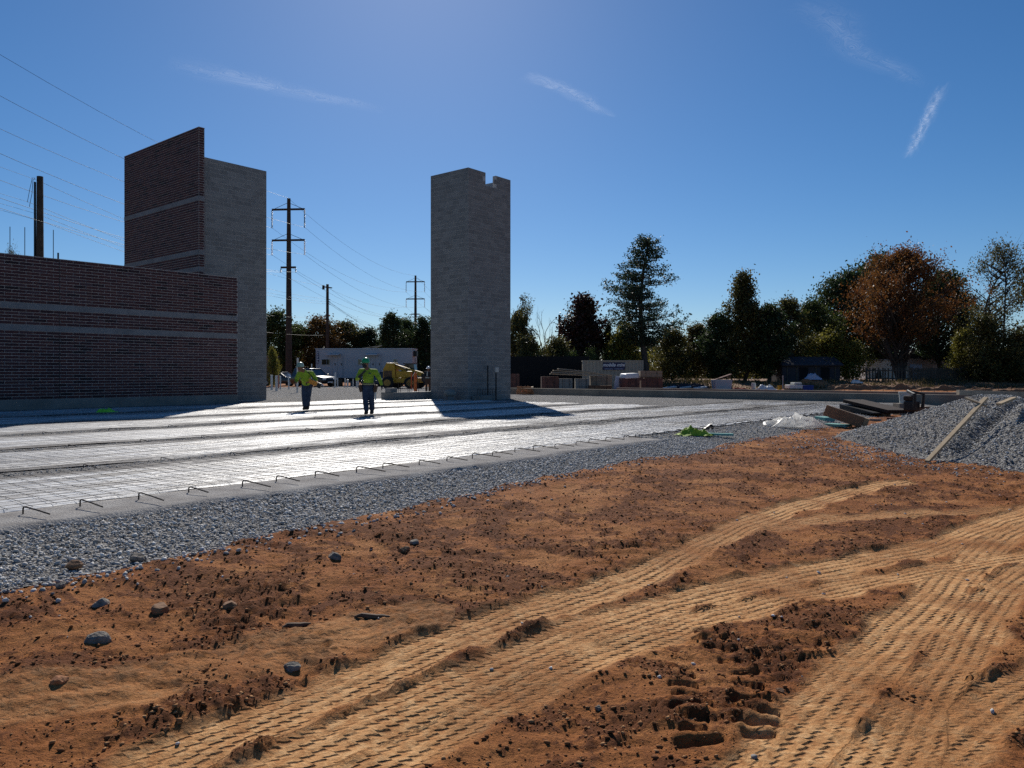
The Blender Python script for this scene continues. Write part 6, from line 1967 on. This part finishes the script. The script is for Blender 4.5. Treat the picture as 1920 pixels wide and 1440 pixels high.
def ell(mb, c, r, n=12):
    prof = [(max(0.004, math.cos(math.radians(a))), math.sin(math.radians(a))) for a in range(-85, 86, 17)]
    s = len(mb.v); mb.lathe(prof, n)
    for i in range(s, len(mb.v)):
        x, y, z = mb.v[i]; mb.v[i] = (c[0] + x * r[0], c[1] + y * r[1], c[2] + z * r[2])


def fuse(mb, name, mat, parent, vox=0.016, smooth=6):
    me = bpy.data.meshes.new(name); me.from_pydata(mb.v, [], mb.f)
    bm = bmesh.new(); bm.from_mesh(me); bmesh.ops.recalc_face_normals(bm, faces=bm.faces); bm.to_mesh(me); bm.free()
    o = bpy.data.objects.new(name, me); C.objects.link(o)
    r = o.modifiers.new('r', 'REMESH'); r.mode = 'VOXEL'; r.voxel_size = vox
    s = o.modifiers.new('s', 'SMOOTH'); s.factor = 0.5; s.iterations = smooth
    bpy.context.view_layer.update()
    dg = bpy.context.evaluated_depsgraph_get()
    m2 = bpy.data.meshes.new_from_object(o.evaluated_get(dg))
    bpy.data.objects.remove(o)
    m2.name = name; m2.materials.clear(); m2.materials.append(mat)
    m2.polygons.foreach_set('use_smooth', np.ones(len(m2.polygons), bool))
    return link(name, m2, parent)


def hand(mb, w, d, side, curl=0.5, back=None):
    """palm and five fingers: w = wrist, d = pointing direction, side = thumb direction"""
    w = Vector(w); d = Vector(d).normalized(); side = Vector(side); side = (side - d * side.dot(d)).normalized(); nrm = d.cross(side)
    capsule(mb, w, w + d * 0.05, 0.028, 0.036, 8); capsule(mb, w + d * 0.05 + side * 0.016, w + d * 0.085 + side * 0.018, 0.022, 0.018, 8); capsule(mb, w + d * 0.05 - side * 0.016, w + d * 0.08 - side * 0.022, 0.022, 0.018, 8)
    for k, L in enumerate((0.072, 0.082, 0.076, 0.06)):
        b = w + d * 0.088 + side * (0.032 - 0.021 * k)
        m1 = b + d * L * 0.5 + nrm * curl * 0.014; e = m1 + (d * (1 - curl * 0.7) + nrm * curl).normalized() * L * 0.5
        capsule(mb, b, m1, 0.0105, 0.0095, 6); capsule(mb, m1, e, 0.0095, 0.008, 6)
    b = w + d * 0.03 + side * 0.034; m1 = b + (d * 0.7 + side * 0.6).normalized() * 0.042
    capsule(mb, b, m1, 0.0135, 0.0115, 6); capsule(mb, m1, m1 + (d + nrm * curl * 0.5).normalized() * 0.034, 0.0115, 0.009, 6)


def boot(t, a, yaw=0.0):
    m = MB(); a = Vector(a); f = Vector((math.sin(yaw), -math.cos(yaw), 0))
    capsule(m, a + Vector((0, 0, 0.16)), a + Vector((0, 0, 0.05)), 0.062, 0.06, 10)
    capsule(m, a + Vector((0, 0, 0.045)) - f * 0.03, a + f * 0.16 + Vector((0, 0, 0.04)), 0.052, 0.044, 10)
    for i, (x, y, z) in enumerate(m.v): m.v[i] = (x, y, max(z, 0.0))
    fuse(m, 'boot', M['boot'], t, 0.012, 3)


def hard_hat(t, c, mat, look, r=0.125):
    c = Vector(c); look = Vector(look); look.z = 0; look.normalize()
    m = MB(); m.lathe([(r * 1.10, 0.0), (r * 1.08, 0.03), (r, 0.07), (r * 0.84, 0.115), (r * 0.52, 0.148), (r * 0.12, 0.158)], 18, c, 0.92, 1.08)
    h = m.build('hard_hat', M[mat], t, smooth=True)
    m = MB(); vs = []; fs = []
    for i in range(13):
        a = math.radians(-75 + 150 * i / 12); s = Vector((-look.y, look.x, 0))
        o = look * math.cos(a) + s * math.sin(a)
        vs += [tuple(c + o * r * 1.02 + Vector((0, 0, 0.012))), tuple(c + o * r * 1.08 + look * 0.055 * math.cos(a) + Vector((0, 0, -0.012))), tuple(c + o * r * 1.08 + look * 0.055 * math.cos(a) + Vector((0, 0, -0.002)))]
    for i in range(12): fs += [(3 * i, 3 * i + 1, 3 * i + 4, 3 * i + 3), (3 * i + 1, 3 * i + 2, 3 * i + 5, 3 * i + 4), (3 * i + 2, 3 * i, 3 * i + 3, 3 * i + 5)]
    m.add(vs, fs).build('brim', M[mat], h)
    MB().tube([tuple(c + look * (r * (0.95 - 1.9 * k / 8)) + Vector((0, 0, 0.03 + 0.135 * math.sin(math.pi * (0.06 + 0.88 * k / 8))))) for k in range(9)], 0.012, 5).build('ridge', M[mat], h)


def person(loc, rot, label, pose, shirt, pants, hat, skin='skin', gloves=True, face_dark=False):
    P = {k: Vector(v) for k, v in pose.items() if k not in ('look',)}
    t = thing('person', label, 'person', loc, rot, 'workers on the site')
    look = Vector(pose['look']).normalized(); sidev = Vector((-look.y, look.x, 0)).normalized()
    head = P['head']; nk = P['neck']; pv = P['pelvis']; ch = P['chest']
    b = MB()
    # head: skull, jaw, nose, brow, ears
    ell(b, head, (0.082, 0.098, 0.115)); ell(b, head + look * 0.028 + Vector((0, 0, -0.062)), (0.058, 0.062, 0.058))
    up = Vector((0, 0, 1)); f = look
    capsule(b, head + f * 0.092 + up * 0.012, head + f * 0.115 - up * 0.022, 0.012, 0.018, 6)
    capsule(b, head + f * 0.082 + up * 0.025 - sidev * 0.04, head + f * 0.082 + up * 0.025 + sidev * 0.04, 0.014, 0.014, 6)
    capsule(b, head + f * 0.088 - up * 0.058 - sidev * 0.022, head + f * 0.088 - up * 0.058 + sidev * 0.022, 0.011, 0.011, 6)
    for s in (-1, 1): ell(b, head + sidev * 0.084 * s - f * 0.005 - up * 0.01, (0.016, 0.026, 0.034), 8)
    capsule(b, head - up * 0.07 - f * 0.015, nk, 0.055, 0.062); capsule(b, nk, ch, 0.075, 0.12); capsule(b, ch, pv, 0.12, 0.11)
    for s, n in ((-1, 'l'), (1, 'r')):
        sh, el, wr = P['sh_' + n], P['el_' + n], P['wr_' + n]
        capsule(b, sh, el, 0.052, 0.040); capsule(b, el, wr, 0.040, 0.027); capsule(b, ch, sh, 0.07, 0.055)
        hd = (wr - el).normalized() if 'hd_' + n not in P else P['hd_' + n].normalized()
        if not gloves: hand(b, wr, hd, P['th_' + n] if 'th_' + n in P else Vector((0, -1, 0.2)), 0.6)
        hp, kn, an = P['hp_' + n], P['kn_' + n], P['an_' + n]
        capsule(b, pv, hp, 0.10, 0.09); capsule(b, hp, kn, 0.085, 0.058); capsule(b, kn, an, 0.056, 0.038)
    fuse(b, 'body', M[skin], t, 0.015, 2)
    if gloves:
        for n in 'lr':
            m = MB(); el, wr = P['el_' + n], P['wr_' + n]
            hd = (wr - el).normalized() if 'hd_' + n not in P else P['hd_' + n].normalized()
            capsule(m, wr - (wr - el).normalized() * 0.05, wr, 0.042, 0.036); hand(m, wr, hd, P['th_' + n] if 'th_' + n in P else Vector((0, -1, 0.2)), 0.6)
            fuse(m, 'glove', M['glove'], t, 0.008, 2)
    for s in (-1, 1):
        e = MB(); ell(e, head + f * 0.094 + sidev * 0.033 * s + up * 0.004, (0.012, 0.008, 0.009), 8); e.build('eye', M['black'], t)
    if face_dark:
        m = MB(); ell(m, head + f * 0.05 - up * 0.05, (0.072, 0.078, 0.062)); fuse(m, 'face_mask', M['dark_cloth'], t, 0.012, 3)
        m = MB(); m.beam(head + f * 0.105 + up * 0.008 - sidev * 0.065, head + f * 0.105 + up * 0.008 + sidev * 0.065, 0.02, 0.034); m.build('sunglasses', M['black'], t, bevel=0.005)
    # shirt
    s = MB(); hipz = pv + Vector((0, 0, 0.03))
    capsule(s, nk + Vector((0, 0, -0.02)), ch, 0.085, 0.165, 16, 0.82); capsule(s, ch, ch.lerp(pv, 0.55), 0.175, 0.165, 16, 0.80); capsule(s, ch.lerp(pv, 0.5), hipz, 0.165, 0.162, 16, 0.84)
    rr = random.Random(len(label))
    for n in 'lr':
        sh, el, wr = P['sh_' + n], P['el_' + n], P['wr_' + n]
        capsule(s, ch + Vector((0, 0, 0.06)), sh, 0.115, 0.086); capsule(s, sh, el, 0.084, 0.066); capsule(s, el, el.lerp(wr, 0.88), 0.066, 0.047)
        for q in (0.3, 0.65): ell(s, sh.lerp(el, q) + Vector((rr.uniform(-.02, .02), rr.uniform(-.02, .02), 0)), (0.078, 0.078, 0.05), 8)
    for k in range(5): ell(s, ch.lerp(pv, 0.3 + 0.16 * k) + Vector((rr.uniform(-.06, .06), -0.05, 0)), (0.13, 0.10, 0.045), 10)
    fuse(s, 'shirt', M[shirt], t, 0.013, 4)
    # trousers
    q = MB(); capsule(q, pv + Vector((0, 0, 0.06)), pv - Vector((0, 0, 0.05)), 0.15, 0.15, 14, 0.85)
    for n in 'lr':
        hp, kn, an = P['hp_' + n], P['kn_' + n], P['an_' + n]
        capsule(q, hp, kn, 0.110, 0.088); capsule(q, kn, an + Vector((0, 0, 0.07)), 0.086, 0.082)
        for w in (0.35, 0.6, 0.85): ell(q, kn.lerp(an, w) + Vector((rr.uniform(-.015, .015), rr.uniform(-.02, .02), 0.03)), (0.085, 0.09, 0.035), 8)
    fuse(q, 'trousers', M[pants], t, 0.013, 4)
    for n in 'lr': boot(t, P['an_' + n] - Vector((0, 0, P['an_' + n].z)), P['toe'].x if 'toe' in P else 0.0)
    hard_hat(t, head + Vector((0, 0, 0.035)), hat, look)
    return t


# standing worker with green hat, right arm raised to chest
p = gp(690, 776.5, 0.03)
W2 = person((p.x, p.y, 0.03), 0.0, 'worker in lime shirt and green hard hat wearing a tool belt', dict(
    look=(-0.45, -1, -0.25), head=(-0.055, -0.07, 1.50), neck=(-0.02, -0.02, 1.36), chest=(0.0, 0.0, 1.19), pelvis=(0.01, 0.02, 0.90),
    sh_l=(-0.21, 0.0, 1.28), el_l=(-0.31, -0.06, 1.06), wr_l=(-0.20, -0.24, 1.10), hd_l=(0.7, -0.2, 0.6),
    sh_r=(0.22, 0.0, 1.27), el_r=(0.35, 0.02, 1.03), wr_r=(0.42, -0.05, 0.86), hd_r=(0.1, -0.15, -1),
    hp_l=(-0.085, 0.02, 0.86), kn_l=(-0.07, -0.06, 0.48), an_l=(-0.03, -0.10, 0.09),
    hp_r=(0.10, 0.02, 0.86), kn_r=(0.105, 0.0, 0.48), an_r=(0.10, 0.09, 0.09)), 'lime', 'denim', 'hat_green', face_dark=True)
m = MB(); m.lathe([(0.176, 0.865), (0.184, 0.87), (0.184, 0.925), (0.176, 0.93)], 20, (0.01, 0.02, 0), 1.0, 0.88); bl = m.build('tool_belt', M['leather'], W2)
m = MB(); m.lathe([(0.186, 0.885), (0.1875, 0.89), (0.1875, 0.905), (0.186, 0.91)], 20, (0.01, 0.02, 0), 1.0, 0.88); m.build('belt_stripe', M['belt'], bl)
for x, mm in ((-0.21, 'leather'), (0.23, 'leather')):
    pc = MB().obox((x, -0.03, 0.77), (0.085, 0.14, 0.22), (0, 0.16 * (1 if x > 0 else -1), 0), taper=1.25).build('pouch', M[mm], bl, bevel=0.02)
    MB().cyl((x, -0.06, 0.86), (x + 0.03, -0.08, 1.0), 0.012, None, 6).build('tool_handle', M['black'], pc)
MB().box(0.20, 0.02, 0.42, 0.235, 0.06, 0.72).build('hammer_handle', M['metal'], bl)
MB().obox((-0.12, -0.33, 1.20), (0.30, 0.05, 0.06), (0, -0.75, 0.2)).build('held_pliers', M['black'], W2, bevel=0.01)
MB().obox((0.08, -0.152, 1.22), (0.075, 0.006, 0.03)).build('chest_print', M['navy'], W2)

# bending worker with power tool
p = gp(573.5, 768.5, 0.03)
W1 = person((p.x, p.y, 0.03), 0.0, 'worker in lime shirt bending forward with a pale hard hat', dict(
    look=(-0.25, -1, -0.9), head=(-0.09, -0.36, 1.40), neck=(-0.03, -0.23, 1.32), chest=(0.02, -0.12, 1.14), pelvis=(0.02, 0.06, 0.86),
    sh_l=(-0.17, -0.17, 1.22), el_l=(-0.25, -0.22, 0.99), wr_l=(-0.21, -0.42, 0.92), hd_l=(0.1, -0.8, -0.2),
    sh_r=(0.23, -0.15, 1.22), el_r=(0.37, -0.12, 1.00), wr_r=(0.20, -0.30, 0.93), hd_r=(-0.6, -0.6, -0.1),
    hp_l=(-0.06, 0.06, 0.82), kn_l=(-0.05, -0.03, 0.46), an_l=(-0.03, -0.02, 0.09),
    hp_r=(0.10, 0.06, 0.82), kn_r=(0.08, 0.02, 0.46), an_r=(0.03, 0.10, 0.09)), 'lime', 'denim', 'hat_pale', gloves=False)
m = MB(); m.tube([(0.12, -0.235, 1.28), (0.2, -0.24, 1.18), (0.29, -0.21, 1.05)], 0.014, 6); m.build('strap', M['black'], W1)
t = thing('power_tool', 'orange and black power tool held at the bending worker hip', 'power tool', (p.x + 0.22, p.y - 0.3, 0.03), 0)
MB().obox((0.10, 0.02, 0.92), (0.30, 0.14, 0.15), (0, 0.42, 0)).build('tool_body', M['tool_orange'], t, bevel=0.02)
MB().obox((0.10, 0.02, 1.005), (0.28, 0.10, 0.02), (0, 0.42, 0)).build('top_strip', M['lumber'], t)
MB().obox((0.30, 0.02, 0.82), (0.12, 0.15, 0.17), (0, 0.42, 0)).build('motor_end', M['black'], t, bevel=0.02)
MB().cyl((0.34, 0.02, 0.86), (0.45, 0.02, 0.80), 0.035, 0.02, 8).build('nozzle', M['metal'], t)
MB().tube([(-0.02, 0.02, 0.95), (-0.1, 0.0, 0.92), (-0.12, 0.0, 0.84)], 0.022, 6).build('handle', M['black'], t)

# worker half hidden at the block tower
p = gp(802.5, 735.5, -0.03)
W3 = person((p.x, p.y, -0.03), 0.15, 'worker in white hard hat half hidden by the block tower', dict(
    look=(-0.9, -0.6, -0.15), head=(0.03, -0.04, 1.58), neck=(0.02, 0.0, 1.44), chest=(0.01, 0.0, 1.25), pelvis=(0.0, 0.02, 0.93),
    sh_l=(-0.19, 0.0, 1.35), el_l=(-0.25, -0.05, 1.1), wr_l=(-0.12, -0.24, 1.05), hd_l=(0.5, -0.6, 0.1),
    sh_r=(0.22, 0.0, 1.35), el_r=(0.30, -0.02, 1.08), wr_r=(0.15, -0.22, 1.0), hd_r=(-0.5, -0.6, 0.1),
    hp_l=(-0.09, 0.02, 0.88), kn_l=(-0.10, -0.03, 0.49), an_l=(-0.11, 0.0, 0.09),
    hp_r=(0.09, 0.02, 0.88), kn_r=(0.10, 0.0, 0.49), an_r=(0.11, 0.06, 0.09)), 'dark_cloth', 'brown_cloth', 'hat_white', gloves=False)
MB().obox((-0.06, -0.14, 1.24), (0.06, 0.02, 0.34), (0, 0.1, 0)).build('vest_stripe', M['bucket'], W3)
MB().lathe([(0.172, 0.955), (0.180, 0.96), (0.180, 1.02), (0.172, 1.025)], 16, (0, 0.02, 0), 1.0, 0.88).build('vest_hem', M['bucket'], W3)
